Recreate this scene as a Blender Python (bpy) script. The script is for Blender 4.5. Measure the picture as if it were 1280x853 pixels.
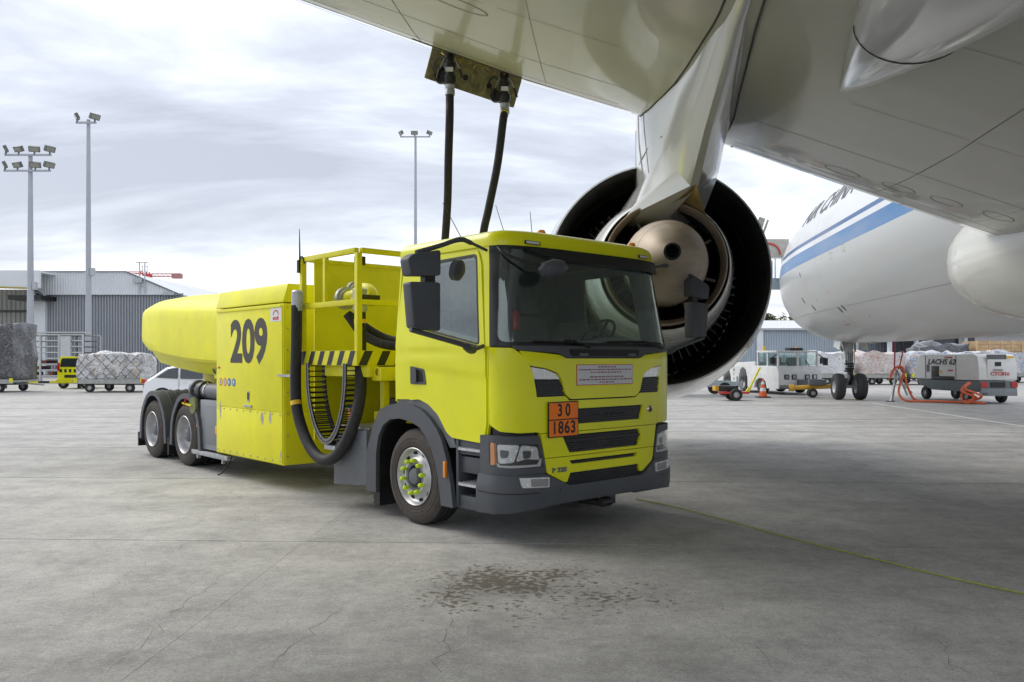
import bpy, bmesh, math, random, bisect
from mathutils import Vector, Matrix, noise
R = math.radians
PI = math.pi
random.seed(7)
sc = bpy.context.scene
for o in list(bpy.data.objects): bpy.data.objects.remove(o)
COL = sc.collection
# ---------------------------------------------------------------- camera
cam_d = bpy.data.cameras.new('camera'); cam = bpy.data.objects.new('camera', cam_d); COL.objects.link(cam)
cam.location = (0, 0, 1.75); cam.rotation_euler = (R(90), 0, 0)
cam_d.sensor_width = 36; cam_d.lens = 29.25; cam_d.shift_y = 20.5/1280
cam_d.clip_start = .05; cam_d.clip_end = 3000
sc.camera = cam
# ---------------------------------------------------------------- colour and exposure
sc.view_settings.view_transform = 'Standard'; sc.view_settings.look = 'None'
sc.view_settings.exposure = 1.6; sc.view_settings.gamma = 1
# ---------------------------------------------------------------- world: daylight sky under broken cloud
SUN_EL, SUN_AZ = R(45), R(298)      # azimuth clockwise from +Y
W_ = bpy.data.worlds.new('World'); sc.world = W_; W_.use_nodes = True
nt = W_.node_tree; nt.nodes.clear()
def N(t, **k):
    n = nt.nodes.new(t)
    for a, b in k.items(): setattr(n, a, b)
    return n
L = lambda a, b: nt.links.new(a, b)
tc = N('ShaderNodeTexCoord'); sep = N('ShaderNodeSeparateXYZ'); L(tc.outputs['Generated'], sep.inputs[0])
zc = N('ShaderNodeMath', operation='MAXIMUM'); L(sep.outputs[2], zc.inputs[0]); zc.inputs[1].default_value = 0.0
zp = N('ShaderNodeMath', operation='ADD'); L(zc.outputs[0], zp.inputs[0]); zp.inputs[1].default_value = .16
dx = N('ShaderNodeMath', operation='DIVIDE'); L(sep.outputs[0], dx.inputs[0]); L(zp.outputs[0], dx.inputs[1])
dy = N('ShaderNodeMath', operation='DIVIDE'); L(sep.outputs[1], dy.inputs[0]); L(zp.outputs[0], dy.inputs[1])
cmb = N('ShaderNodeCombineXYZ'); L(dx.outputs[0], cmb.inputs[0]); L(dy.outputs[0], cmb.inputs[1])
mp = N('ShaderNodeMapping'); L(cmb.outputs[0], mp.inputs[0]); mp.inputs['Location'].default_value = (3.1, 1.15, 0); mp.inputs['Scale'].default_value = (.55, .95, 1)
n1 = N('ShaderNodeTexNoise'); L(mp.outputs[0], n1.inputs[0]); n1.inputs['Scale'].default_value = 1.0; n1.inputs['Detail'].default_value = 10; n1.inputs['Roughness'].default_value = .58; n1.inputs['Distortion'].default_value = .35
cr = N('ShaderNodeValToRGB'); L(n1.outputs[0], cr.inputs[0])
e = cr.color_ramp.elements
e[0].position = .36; e[0].color = (.38, .405, .47, 1)
e[1].position = .68; e[1].color = (.98, .985, 1., 1)
m = e.new(.45); m.color = (.50, .53, .60, 1)
m = e.new(.55); m.color = (.72, .75, .805, 1)
cl = N('ShaderNodeVectorMath', operation='SCALE'); L(cr.outputs[0], cl.inputs[0]); cl.inputs['Scale'].default_value = 8.6
sky = N('ShaderNodeTexSky', sky_type='NISHITA'); sky.sun_disc = False; sky.sun_elevation = SUN_EL; sky.sun_rotation = SUN_AZ
sky.air_density = 1; sky.dust_density = 2
mx = N('ShaderNodeMix', data_type='RGBA'); mx.inputs[0].default_value = .9
L(sky.outputs[0], mx.inputs[6]); L(cl.outputs[0], mx.inputs[7])
bg = N('ShaderNodeBackground'); L(mx.outputs[2], bg.inputs[0]); bg.inputs[1].default_value = .061
L(bg.outputs[0], N('ShaderNodeOutputWorld').inputs[0])
sun_d = bpy.data.lights.new('sun', 'SUN'); sun = bpy.data.objects.new('sun', sun_d); COL.objects.link(sun)
sun_d.energy = .85; sun_d.angle = R(42); sun_d.color = (1, .96, .9)
sv = Vector((math.sin(SUN_AZ)*math.cos(SUN_EL), math.cos(SUN_AZ)*math.cos(SUN_EL), math.sin(SUN_EL)))
sun.rotation_euler = sv.to_track_quat('Z', 'Y').to_euler()

# ================================================================ materials
MATS = {}
def mat(name, col, rough=.5, metal=0., coat=0., var=.12, scale=4., bump=0., bscale=40., dirt=0., dcol=(.12,.11,.09), aniso=None, spec=.5):
    """procedural surface: base colour with broad mottling, dirt patches and fine bump"""
    if name in MATS: return MATS[name]
    m = bpy.data.materials.new(name); m.use_nodes = True; MATS[name] = m
    t = m.node_tree; b = t.nodes['Principled BSDF']; out = t.links.new
    tcn = t.nodes.new('ShaderNodeTexCoord')
    nz = t.nodes.new('ShaderNodeTexNoise'); nz.inputs['Scale'].default_value = scale; nz.inputs['Detail'].default_value = 6
    out(tcn.outputs['Object'], nz.inputs[0])
    if aniso:
        mpn = t.nodes.new('ShaderNodeMapping'); mpn.inputs['Scale'].default_value = aniso
        out(tcn.outputs['Object'], mpn.inputs[0]); out(mpn.outputs[0], nz.inputs[0])
    mr = t.nodes.new('ShaderNodeMapRange'); out(nz.outputs[0], mr.inputs[0])
    mr.inputs[1].default_value = .3; mr.inputs[2].default_value = .7; mr.inputs[3].default_value = 1-var; mr.inputs[4].default_value = 1+var
    vm = t.nodes.new('ShaderNodeVectorMath'); vm.operation = 'SCALE'; vm.inputs[0].default_value = col[:3]; out(mr.outputs[0], vm.inputs['Scale'])
    last = vm.outputs[0]
    if dirt > 0:
        n2 = t.nodes.new('ShaderNodeTexNoise'); n2.inputs['Scale'].default_value = scale*2.3; n2.inputs['Detail'].default_value = 8; n2.inputs['Roughness'].default_value = .65
        out(tcn.outputs['Object'], n2.inputs[0])
        r2 = t.nodes.new('ShaderNodeMapRange'); out(n2.outputs[0], r2.inputs[0]); r2.inputs[1].default_value = .5; r2.inputs[2].default_value = .72
        r2.inputs[4].default_value = dirt
        mm = t.nodes.new('ShaderNodeMix'); mm.data_type = 'RGBA'; out(r2.outputs[0], mm.inputs[0]); out(last, mm.inputs[6]); mm.inputs[7].default_value = (*dcol, 1)
        last = mm.outputs[2]
    out(last, b.inputs['Base Color'])
    b.inputs['Roughness'].default_value = rough; b.inputs['Metallic'].default_value = metal
    b.inputs['Coat Weight'].default_value = coat; b.inputs['Coat Roughness'].default_value = .06
    b.inputs['Specular IOR Level'].default_value = spec
    r3 = t.nodes.new('ShaderNodeMapRange'); out(nz.outputs[0], r3.inputs[0]); r3.inputs[3].default_value = max(.02, rough*.8); r3.inputs[4].default_value = min(1, rough*1.25); out(r3.outputs[0], b.inputs['Roughness'])
    if bump > 0:
        n3 = t.nodes.new('ShaderNodeTexNoise'); n3.inputs['Scale'].default_value = bscale; n3.inputs['Detail'].default_value = 5; out(tcn.outputs['Object'], n3.inputs[0])
        bp = t.nodes.new('ShaderNodeBump'); bp.inputs['Strength'].default_value = 1; bp.inputs['Distance'].default_value = bump; out(n3.outputs[0], bp.inputs['Height']); out(bp.outputs[0], b.inputs['Normal'])
    return m
def glass(name, tint=(.7,.85,.8), alpha=.75):
    m = bpy.data.materials.new(name); m.use_nodes = True; t = m.node_tree; t.nodes.clear()
    o = t.nodes.new('ShaderNodeOutputMaterial'); tr = t.nodes.new('ShaderNodeBsdfTransparent'); tr.inputs[0].default_value = (*[c*alpha for c in tint], 1)
    g = t.nodes.new('ShaderNodeBsdfGlossy'); g.inputs['Roughness'].default_value = .02; g.inputs[0].default_value = (.95,1,1,1)
    lw = t.nodes.new('ShaderNodeLayerWeight'); lw.inputs[0].default_value = .5
    pw = t.nodes.new('ShaderNodeMath'); pw.operation = 'POWER'; t.links.new(lw.outputs['Facing'], pw.inputs[0]); pw.inputs[1].default_value = 4
    f = t.nodes.new('ShaderNodeMapRange'); t.links.new(pw.outputs[0], f.inputs[0]); f.inputs[3].default_value = .08; f.inputs[4].default_value = .90
    mxn = t.nodes.new('ShaderNodeMixShader'); t.links.new(f.outputs[0], mxn.inputs[0]); t.links.new(tr.outputs[0], mxn.inputs[1]); t.links.new(g.outputs[0], mxn.inputs[2]); t.links.new(mxn.outputs[0], o.inputs[0])
    MATS[name] = m; return m
YEL = mat('lime yellow paint', (.78,.79,.004), .30, coat=.3, spec=.35, var=.05, scale=1.5, dirt=.08, dcol=(.40,.40,.05), bump=.002, bscale=2.5)
YEL2 = mat('yellow body panel paint', (.76,.73,.010), .45, coat=.08, spec=.35, var=.06, scale=2, dirt=.18, dcol=(.48,.42,.06), bump=.004, bscale=2.2)
YEL3 = mat('yellow frame paint', (.70,.66,.01), .4, coat=.08, spec=.35, var=.08, scale=6, dirt=.2, dcol=(.35,.34,.03))
GREYP = mat('charcoal plastic trim', (.066,.073,.085), .5, var=.12, scale=3, bump=.0006, bscale=300, dirt=.25, dcol=(.09,.09,.09))
GREYM = mat('grey painted chassis metal', (.12,.13,.145), .5, var=.12, scale=5, dirt=.3, dcol=(.07,.065,.06))
BLACK = mat('black plastic', (.012,.012,.013), .42, var=.2, scale=8)
RUB = mat('black rubber hose', (.026,.026,.028), .62, spec=.3, var=.2, scale=8, bump=.001, bscale=60, dirt=.3, dcol=(.10,.095,.09))
TYRE = mat('tyre rubber', (.058,.050,.044), .8, var=.18, scale=7, bump=.001, bscale=90, dirt=.4, dcol=(.12,.105,.09))
TREAD = mat('tyre tread rubber', (.022,.022,.022), .75, var=.2, scale=9, dirt=.3, dcol=(.06,.055,.05))
RIM = mat('silver wheel rim', (.50,.50,.51), .38, metal=.45, var=.12, scale=9, dirt=.35, dcol=(.22,.21,.20))
LIME = mat('lime wheel nut cap', (.55,.75,.02), .4, var=.05)
CHROME = mat('bright metal', (.75,.75,.74), .18, metal=1, var=.08, scale=10)
STEEL = mat('galvanised steel', (.42,.44,.46), .42, metal=.6, var=.2, scale=14, dirt=.3, dcol=(.2,.2,.2))
ALU = mat('aluminium grating', (.55,.56,.58), .38, metal=.7, var=.2, scale=20)
ORANGE = mat('orange plate', (.95,.21,.005), .45, var=.04)
AMBER = mat('amber lamp lens', (.85,.28,.02), .15, coat=.6, var=.05)
RED = mat('red paint', (.55,.03,.02), .4, var=.1)
REDL = mat('red lamp lens', (.5,.01,.015), .15, coat=.5)
WHITE = mat('white paint', (.66,.67,.68), .4, coat=.15, var=.05, scale=2, dirt=.15, dcol=(.5,.49,.47))
INK = mat('black lettering', (.02,.02,.022), .5, var=.1)
REDINK = mat('red lettering', (.55,.04,.05), .5, var=.1)
BLUEINK = mat('blue lettering', (.02,.12,.40), .5, var=.1)
BAND = mat('yellow hose band', (.80,.48,.02), .45, var=.05)
YBAND = mat('yellow stripe paint', (.75,.68,.03), .45, var=.05)
DARKIN = mat('cab interior grey', (.15,.155,.16), .75, var=.15, scale=10)
SEAT = mat('seat fabric', (.20,.20,.205), .9, var=.2, scale=40, bump=.0006, bscale=400)
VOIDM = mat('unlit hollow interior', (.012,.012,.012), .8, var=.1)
LAMPS = mat('lamp reflector silver', (.80,.81,.82), .25, metal=.55, var=.15, scale=30, bump=.002, bscale=60)
LENS = glass('clear lamp lens', (1,1,1), .95)
WGL = glass('windscreen glass', (.93,1.,.98), .95)
SGL = glass('side window glass', (.92,.98,.97), .92)
ACW = mat('aircraft white paint', (.56,.57,.57), .16, coat=.5, var=.03, scale=.6, dirt=.05, dcol=(.5,.48,.42))
ACG = mat('aircraft grey wing paint', (.53,.53,.47), .34, coat=.5, var=.06, scale=.35, dirt=.25, dcol=(.43,.41,.34))
SLAT = mat('polished leading edge', (.85,.86,.87), .08, metal=.9, var=.06, scale=3)
SEAM = mat('panel seam', (.03,.03,.03), .6, var=.1)
COREM = mat('core cowl metal paint', (.78,.79,.79), .26, metal=.1, coat=.2, var=.06, scale=1.5, dirt=.12, dcol=(.35,.34,.32))
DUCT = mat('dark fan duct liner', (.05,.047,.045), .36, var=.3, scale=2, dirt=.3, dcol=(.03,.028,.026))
PLUGM = mat('heat tinted exhaust plug', (.46,.385,.31), .52, metal=.45, var=.12, scale=2.4, dirt=.35, dcol=(.30,.25,.20), aniso=(1,1,6))
BRONZE = mat('heat tinted nozzle ring', (.46,.38,.31), .40, metal=.65, var=.14, scale=5, dirt=.3, dcol=(.25,.21,.18))
SHIELD = mat('ochre heat shield', (.40,.30,.12), .42, metal=.5, var=.18, scale=4, dirt=.4, dcol=(.22,.16,.07))

# ================================================================ object helpers
def setp(o, label=None, cat=None, group=None, kind=None):
    if label: o['label'] = label
    if cat: o['category'] = cat
    if group: o['group'] = group
    if kind: o['kind'] = kind
    return o
def thing(name, label, cat, loc=(0,0,0), rz=0., group=None):
    o = bpy.data.objects.new(name, None); COL.objects.link(o); o.empty_display_size = .3
    o.location = loc; o.rotation_euler = (0,0,rz)
    return setp(o, label, cat, group)
def link(name, me, m, parent=None, kind=None, label=None, loc=None, rot=None):
    o = bpy.data.objects.new(name, me); COL.objects.link(o)
    if m is not None:
        me.materials.clear()
        for mm in (m if isinstance(m, (list,tuple)) else [m]): me.materials.append(mm)
    if parent: o.parent = parent
    if loc is not None: o.location = loc
    if rot is not None: o.rotation_euler = rot
    return setp(o, label, kind=kind)
def dup_tree(o, parent=None):
    kids = [c for c in bpy.data.objects if c.parent == o]
    c = o.copy(); COL.objects.link(c); c.parent = parent
    for k in kids: dup_tree(k, c)
    return c
class MB:
    def __init__(s): s.v = []; s.f = []; s.mi = []
    def add(s, vs, fs, mi=0):
        b = len(s.v); s.v += [tuple(v) for v in vs]; s.f += [tuple(b+i for i in f) for f in fs]; s.mi += [mi]*len(fs); return s
    def box(s, x0, x1, y0, y1, z0, z1, mi=0, M=None):
        vs = [(x,y,z) for x in (x0,x1) for y in (y0,y1) for z in (z0,z1)]
        if M is not None: vs = [tuple(M @ Vector(v)) for v in vs]
        return s.add(vs, [(0,1,3,2),(4,6,7,5),(0,4,5,1),(2,3,7,6),(0,2,6,4),(1,5,7,3)], mi)
    def bar(s, a, b, w, h=None, mi=0, up=(0,0,1)):
        """rectangular bar from a to b"""
        h = h or w; a = Vector(a); b = Vector(b); d = (b-a); l = d.length; d.normalize(); u = Vector(up)
        if abs(d.dot(u)) > .98: u = Vector((1,0,0))
        x = d.cross(u).normalized(); z = x.cross(d)
        vs = []
        for p in (a,b):
            for i,j in ((-1,-1),(1,-1),(1,1),(-1,1)): vs.append(p + x*(i*w/2) + z*(j*h/2))
        return s.add(vs, [(3,2,1,0),(4,5,6,7),(0,1,5,4),(1,2,6,5),(2,3,7,6),(3,0,4,7)], mi)
    def tube(s, pts, r, n=10, mi=0, caps=True):
        pts = [Vector(p) for p in pts]; k = len(pts); rs = r if isinstance(r,(list,tuple)) else [r]*k
        base = len(s.v); prev = None
        for i,p in enumerate(pts):
            d = (pts[min(i+1,k-1)] - pts[max(i-1,0)]).normalized()
            if prev is None: u = d.orthogonal().normalized()
            else:
                u = (prev - d*prev.dot(d)); u = u.normalized() if u.length > 1e-5 else d.orthogonal().normalized()
            prev = u; w = d.cross(u)
            for j in range(n):
                a = 2*PI*j/n; s.v.append(tuple(p + (u*math.cos(a)+w*math.sin(a))*rs[i]))
        for i in range(k-1):
            for j in range(n):
                a = base+i*n+j; b = base+i*n+(j+1)%n; s.f.append((a,b,b+n,a+n)); s.mi.append(mi)
        if caps:
            s.f.append(tuple(base+j for j in range(n))[::-1]); s.f.append(tuple(base+(k-1)*n+j for j in range(n))); s.mi += [mi,mi]
        return s
    def lathe(s, prof, axis='y', c=(0,0,0), n=32, mi=0, a0=0, a1=2*PI, closed=False):
        """prof: list of (r, t) along the axis"""
        full = abs(a1-a0-2*PI) < 1e-6; m_ = n if full else n+1; base = len(s.v)
        for r,t in prof:
            for j in range(m_):
                a = a0+(a1-a0)*j/n; p, q = r*math.cos(a), r*math.sin(a)
                v = (p,t,q) if axis=='y' else ((t,p,q) if axis=='x' else (p,q,t))
                s.v.append((v[0]+c[0], v[1]+c[1], v[2]+c[2]))
        k = len(prof)
        for i in range(k if closed else k-1):
            i2 = (i+1) % k
            for j in range(n):
                j2 = (j+1)%m_ if full else j+1
                s.f.append((base+i*m_+j, base+i2*m_+j, base+i2*m_+j2, base+i*m_+j2)); s.mi.append(mi)
        return s
    def prism(s, poly, y0, y1, plane='xz', mi=0):
        n = len(poly); f3 = {'xz':lambda p,t:(p[0],t,p[1]), 'xy':lambda p,t:(p[0],p[1],t), 'yz':lambda p,t:(t,p[0],p[1])}[plane]
        vs = [f3(p,y0) for p in poly] + [f3(p,y1) for p in poly]
        return s.add(vs, [tuple(range(n))[::-1], tuple(range(n,2*n))] + [(i,(i+1)%n,n+(i+1)%n,n+i) for i in range(n)], mi)
    def mesh(s, name='m', smooth=True, bevel=0., recalc=True, ang=38, seg=2):
        me = bpy.data.meshes.new(name); me.from_pydata(s.v, [], s.f)
        for i,p in enumerate(me.polygons): p.material_index = s.mi[i]
        finish(me, smooth, bevel, recalc, ang, seg); return me
    def build(s, name, m, parent=None, kind=None, label=None, **k):
        return link(name, s.mesh(name, **k), m, parent, kind, label)
def finish(me, smooth=True, bevel=0., recalc=True, ang=38, seg=2):
    bm = bmesh.new(); bm.from_mesh(me)
    if recalc: bmesh.ops.recalc_face_normals(bm, faces=bm.faces)
    if bevel > 0:
        es = [e for e in bm.edges if len(e.link_faces)==2 and e.calc_face_angle(0) > R(30)]
        bmesh.ops.bevel(bm, geom=es, offset=bevel, segments=seg, profile=.6, affect='EDGES', clamp_overlap=True)
    for f in bm.faces: f.smooth = smooth
    if smooth:
        for e in bm.edges:
            if len(e.link_faces) != 2 or e.calc_face_angle(0) > R(ang): e.smooth = False
    bm.to_mesh(me); bm.free(); me.update()
def smooth_path(pts, n=8):
    """Catmull-Rom through the points"""
    P = [Vector(p) for p in pts]; P = [P[0]*2-P[1]] + P + [P[-1]*2-P[-2]]; out = []
    for i in range(1, len(P)-2):
        for k in range(n):
            t = k/n; a,b,c,d = P[i-1],P[i],P[i+1],P[i+2]
            out.append(.5*((2*b)+(c-a)*t+(2*a-5*b+4*c-d)*t*t+(3*b-a-3*c+d)*t*t*t))
    out.append(P[-2]); return out
def rnd(poly, r, n=4):
    """round the corners of a 2D polygon; r number or list"""
    out = []; k = len(poly)
    for i in range(k):
        a, b, c = Vector(poly[i-1]), Vector(poly[i]), Vector(poly[(i+1)%k]); ri = r[i] if isinstance(r,(list,tuple)) else r
        if ri <= 0: out.append(tuple(b)); continue
        d1 = (a-b); d2 = (c-b); q = min(ri, d1.length*.48, d2.length*.48); p1 = b+d1.normalized()*q; p2 = b+d2.normalized()*q
        for j in range(n+1):
            t = j/n; out.append(tuple(p1*(1-t)**2 + b*2*t*(1-t) + p2*t*t))
    return out
def sheet(poly, fn, off=0., thick=.02, holes=(), grid=.08, smooth=True, ang=38):
    """polygon with holes in (a,b) mapped by fn(a,b,offset) to a solid skin"""
    bm = bmesh.new()
    for lp in [poly]+list(holes):
        vs = [bm.verts.new((p[0],p[1],0)) for p in lp]
        for i in range(len(vs)): bm.edges.new((vs[i], vs[(i+1)%len(vs)]))
    bmesh.ops.triangle_fill(bm, use_beauty=True, use_dissolve=False, edges=bm.edges[:], normal=(0,0,1))
    if grid:
        xs = [p[0] for p in poly]; ys = [p[1] for p in poly]
        for ax,(lo,hi) in enumerate(((min(xs),max(xs)),(min(ys),max(ys)))):
            t = math.floor(lo/grid)*grid+grid*.503
            while t < hi:
                co = [0,0,0]; no = [0,0,0]; co[ax] = t; no[ax] = 1
                bmesh.ops.bisect_plane(bm, geom=bm.verts[:]+bm.edges[:]+bm.faces[:], plane_co=co, plane_no=no, dist=1e-5); t += grid
    bm.verts.ensure_lookup_table(); bm.verts.index_update(); n = len(bm.verts)
    vs = [tuple(fn(v.co.x, v.co.y, off)) for v in bm.verts] + [tuple(fn(v.co.x, v.co.y, off-thick)) for v in bm.verts]
    fs = []
    for f in bm.faces:
        idx = [v.index for v in f.verts]; fs.append(idx); fs.append([i+n for i in idx][::-1])
    for ed in bm.edges:
        if len(ed.link_faces) == 1:
            a,b = ed.verts[0].index, ed.verts[1].index; fs.append([a,b,b+n,a+n])
    bm.free(); me = bpy.data.meshes.new('sheet'); me.from_pydata(vs, [], fs); finish(me, smooth, 0, True, ang); return me
def flat_map(o, ax, ay, an):
    o, ax, ay, an = map(Vector, (o,ax,ay,an)); return lambda a,b,off: o+ax*a+ay*b+an*off
def text_mesh(s, size=.1, sx=1., bold=0., ext=.001, align='CENTER', shear=0., space=1.):
    cu = bpy.data.curves.new('t', 'FONT'); cu.body = s; cu.size = size; cu.align_x = align; cu.align_y = 'CENTER'; cu.extrude = ext; cu.offset = bold; cu.shear = shear; cu.space_character = space; cu.resolution_u = 4
    o = bpy.data.objects.new('t', cu); COL.objects.link(o)
    dg = bpy.context.evaluated_depsgraph_get(); dg.update(); me = bpy.data.meshes.new_from_object(o.evaluated_get(dg))
    bpy.data.objects.remove(o); bpy.data.curves.remove(cu)
    for v in me.vertices: v.co.x *= sx
    return me
def text_on(s, name, m, parent, o, ax, ay, **k):
    """flat lettering at o, reading along ax with up ay"""
    me = text_mesh(s, **k); ax = Vector(ax).normalized(); ay = Vector(ay).normalized(); an = ax.cross(ay)
    M = Matrix((ax, ay, an)).transposed().to_4x4(); M.translation = Vector(o); me.transform(M)
    return link(name, me, m, parent)
def copy_obj(o, parent=None, loc=None):
    c = o.copy(); COL.objects.link(c)
    if parent: c.parent = parent
    if loc is not None: c.location = loc
    return c
# ================================================================ SETTING: ground
CONC = bpy.data.materials.new('worn apron concrete'); CONC.use_nodes = True
def build_concrete():
    t = CONC.node_tree; b = t.nodes['Principled BSDF']; K = t.links.new
    def nd(ty, **k):
        n = t.nodes.new(ty)
        for a,v in k.items(): setattr(n,a,v)
        return n
    g = nd('ShaderNodeNewGeometry'); P = g.outputs['Position']
    def noise_(scale, det=6, rough=.55, sc_=(1,1,1), loc=(0,0,0)):
        mp = nd('ShaderNodeMapping'); K(P, mp.inputs[0]); mp.inputs['Scale'].default_value = sc_; mp.inputs['Location'].default_value = loc
        n = nd('ShaderNodeTexNoise'); K(mp.outputs[0], n.inputs[0]); n.inputs['Scale'].default_value = scale; n.inputs['Detail'].default_value = det; n.inputs['Roughness'].default_value = rough; return n.outputs[0]
    def rng(x, a, b_, c, d):
        r = nd('ShaderNodeMapRange'); K(x, r.inputs[0]); r.inputs[1].default_value=a; r.inputs[2].default_value=b_; r.inputs[3].default_value=c; r.inputs[4].default_value=d; return r.outputs[0]
    def mul(x, y):
        m = nd('ShaderNodeMath', operation='MULTIPLY')
        for i,v in enumerate((x,y)):
            if isinstance(v,(int,float)): m.inputs[i].default_value = v
            else: K(v, m.inputs[i])
        return m.outputs[0]
    broad = rng(noise_(.13, 5, .6, loc=(5,2,0)), .35, .65, .86, 1.12)
    mid = rng(noise_(1.6, 9, .72), .3, .7, .72, 1.24)
    fine = rng(noise_(48, 5, .85), .3, .7, .64, 1.32)
    pits = rng(noise_(110, 2, .6), .58, .70, 1.0, .50)
    tracks = rng(noise_(.55, 4, .5, sc_=(.12,1.6,1), loc=(3,0,0)), .48, .68, 1.0, .78)   # faint tyre scuffs across the bays
    grit = rng(noise_(11, 6, .75, loc=(1,7,0)), .3, .7, .80, 1.17)
    v = mul(mul(mul(mul(broad, mid), mul(fine, pits)), tracks), grit)
    # concrete base colour scaled by the noise layers
    base = nd('ShaderNodeVectorMath', operation='SCALE'); base.inputs[0].default_value = (.375,.368,.352); K(v, base.inputs['Scale'])
    oi = nd('ShaderNodeObjectInfo'); v = mul(v, rng(oi.outputs['Random'], 0, 1, .93, 1.06))
    K(v, base.inputs['Scale'])
    # rusty spots
    rs = rng(noise_(.9, 7, .7, loc=(9,4,0)), .70, .80, 0, .35)
    m1 = nd('ShaderNodeMix', data_type='RGBA'); K(rs, m1.inputs[0]); K(base.outputs[0], m1.inputs[6]); m1.inputs[7].default_value = (.22,.13,.07,1)
    # oil spotting near the cab
    sub = nd('ShaderNodeVectorMath', operation='SUBTRACT'); K(P, sub.inputs[0]); sub.inputs[1].default_value = (.12,6.35,0)
    sc_ = nd('ShaderNodeVectorMath', operation='MULTIPLY'); K(sub.outputs[0], sc_.inputs[0]); sc_.inputs[1].default_value = (1/1.05,1/.95,0)
    wn = nd('ShaderNodeTexNoise'); wn.inputs['Scale'].default_value = 1.3; K(P, wn.inputs[0])
    ln = nd('ShaderNodeVectorMath', operation='LENGTH'); K(sc_.outputs[0], ln.inputs[0])
    ad = nd('ShaderNodeMath', operation='ADD'); K(ln.outputs['Value'], ad.inputs[0]); K(rng(wn.outputs[0], .3,.7,-.35,.35), ad.inputs[1])
    spn = nd('ShaderNodeTexNoise'); spn.inputs['Scale'].default_value = 18; spn.inputs['Detail'].default_value = 4; spn.inputs['Roughness'].default_value = .55; K(P, spn.inputs[0])
    sp2 = nd('ShaderNodeTexNoise'); sp2.inputs['Scale'].default_value = 3.2; sp2.inputs['Detail'].default_value = 3; K(P, sp2.inputs[0])
    addn = nd('ShaderNodeMath', operation='ADD'); K(spn.outputs[0], addn.inputs[0]); K(rng(ad.outputs[0], .0, 1.45, .21, -.16), addn.inputs[1])
    add2 = nd('ShaderNodeMath', operation='ADD'); K(addn.outputs[0], add2.inputs[0]); K(rng(sp2.outputs[0], .3,.7,-.07,.07), add2.inputs[1])
    spot = rng(add2.outputs[0], .56, .70, 0, .85)
    soak = rng(ad.outputs[0], .0, .9, .30, 0)
    mxs = nd('ShaderNodeMath', operation='MAXIMUM'); K(spot, mxs.inputs[0]); K(soak, mxs.inputs[1]); spot = mxs.outputs[0]
    m2 = nd('ShaderNodeMix', data_type='RGBA'); K(spot, m2.inputs[0]); K(m1.outputs[2], m2.inputs[6]); m2.inputs[7].default_value = (.060,.046,.028,1)
    K(m2.outputs[2], b.inputs['Base Color'])
    K(rng(noise_(3,5), .3,.7,.62,.85), b.inputs['Roughness'])
    bp = nd('ShaderNodeBump'); bp.inputs['Distance'].default_value = .004; bp.inputs['Strength'].default_value = .8; K(noise_(60,5,.7), bp.inputs['Height']); K(bp.outputs[0], b.inputs['Normal'])
build_concrete()
JOINT = mat('dark joint sealant', (.022,.021,.02), .85, var=.3, scale=5)
GA = R(-2.4)      # the bays are turned slightly against the view
X0, X1, Y0, Y1 = -32.3, 27.7, -8.2, 27.8
def gmap(x, y):
    c, s = math.cos(GA), math.sin(GA); return (x*c-y*s, x*s+y*c)
b = MB()
out4 = [(-900,-300),(900,-300),(900,1500),(-900,1500)]; in4 = [gmap(X0,Y0),gmap(X1,Y0),gmap(X1,Y1),gmap(X0,Y1)]
b.add([(x,y,0) for x,y in out4]+[(x,y,0) for x,y in in4]+[(x,y,-.0035) for x,y in in4],
      [(0,1,5,4),(1,2,6,5),(2,3,7,6),(3,0,4,7),(4,5,9,8),(5,6,10,9),(6,7,11,10),(7,4,8,11),(8,9,10,11)], 0)
b.mi = [0,0,0,0,1,1,1,1,1]
ground = b.build('ground', [CONC, JOINT], kind='structure', smooth=False, recalc=False)
ys = [Y0+4.0*i for i in range(10)]; xs = [X0+7.5*i for i in range(9)]
sm = {}
slab_m = MB().box(.0015, 7.4985, .026, 3.974, -.003, 0).mesh('slab', smooth=False)
for i in range(8):
    for j in range(9):
        o = link('concrete_slab', slab_m, CONC if not slab_m.materials else None, ground)
        x, y = gmap(xs[i], ys[j]); o.location = (x, y, random.uniform(-.0004,.0)); o.rotation_euler = (0,0,GA)
CRK = mat('dark crack line', (.12,.115,.105), .9, var=.2)  # dark colour of the thin strips drawn as slab cracks
def crack(pts, w=.004, jit=.06, seed=0):
    rg = random.Random(seed); P = [Vector((*p,0)) for p in pts]; line = []
    for a,b_ in zip(P,P[1:]):
        n = max(2,int((b_-a).length/.09))
        for k in range(n): line.append(a.lerp(b_,k/n)+Vector((rg.uniform(-jit,jit),rg.uniform(-jit,jit),0)))
    line.append(P[-1]); mb = MB(); k = len(line); vs=[]
    for i,p in enumerate(line):
        d = (line[min(i+1,k-1)]-line[max(i-1,0)]).normalized(); q = Vector((-d.y,d.x,0))*w*.5*rg.uniform(.2,1.2)*(math.sin(PI*(i+.3)/(k))**.3 if i<k-1 else 0.1)
        vs += [(p+q).to_tuple()[:2]+(.0012,), (p-q).to_tuple()[:2]+(.0012,)]
    mb.add(vs, [(2*i,2*i+1,2*i+3,2*i+2) for i in range(k-1)])
    mb.build('crack', CRK, ground, smooth=False)
def gp(px, py): Y = 1820/(py-447); return ((px-640)/1040*Y, Y)
for i,pts in enumerate([[(10,757),(110,748),(190,700),(265,668)], [(115,853),(150,825),(215,775),(275,715),(310,672)], [(318,853),(345,822),(430,760)],
          [(548,853),(552,800),(562,770)], [(905,790),(980,835)], [(1130,775),(1225,853)], [(700,600),(760,650)], [(290,610),(330,660)]]):
    crack([gp(*p) for p in pts], seed=i, w=.004)
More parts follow.
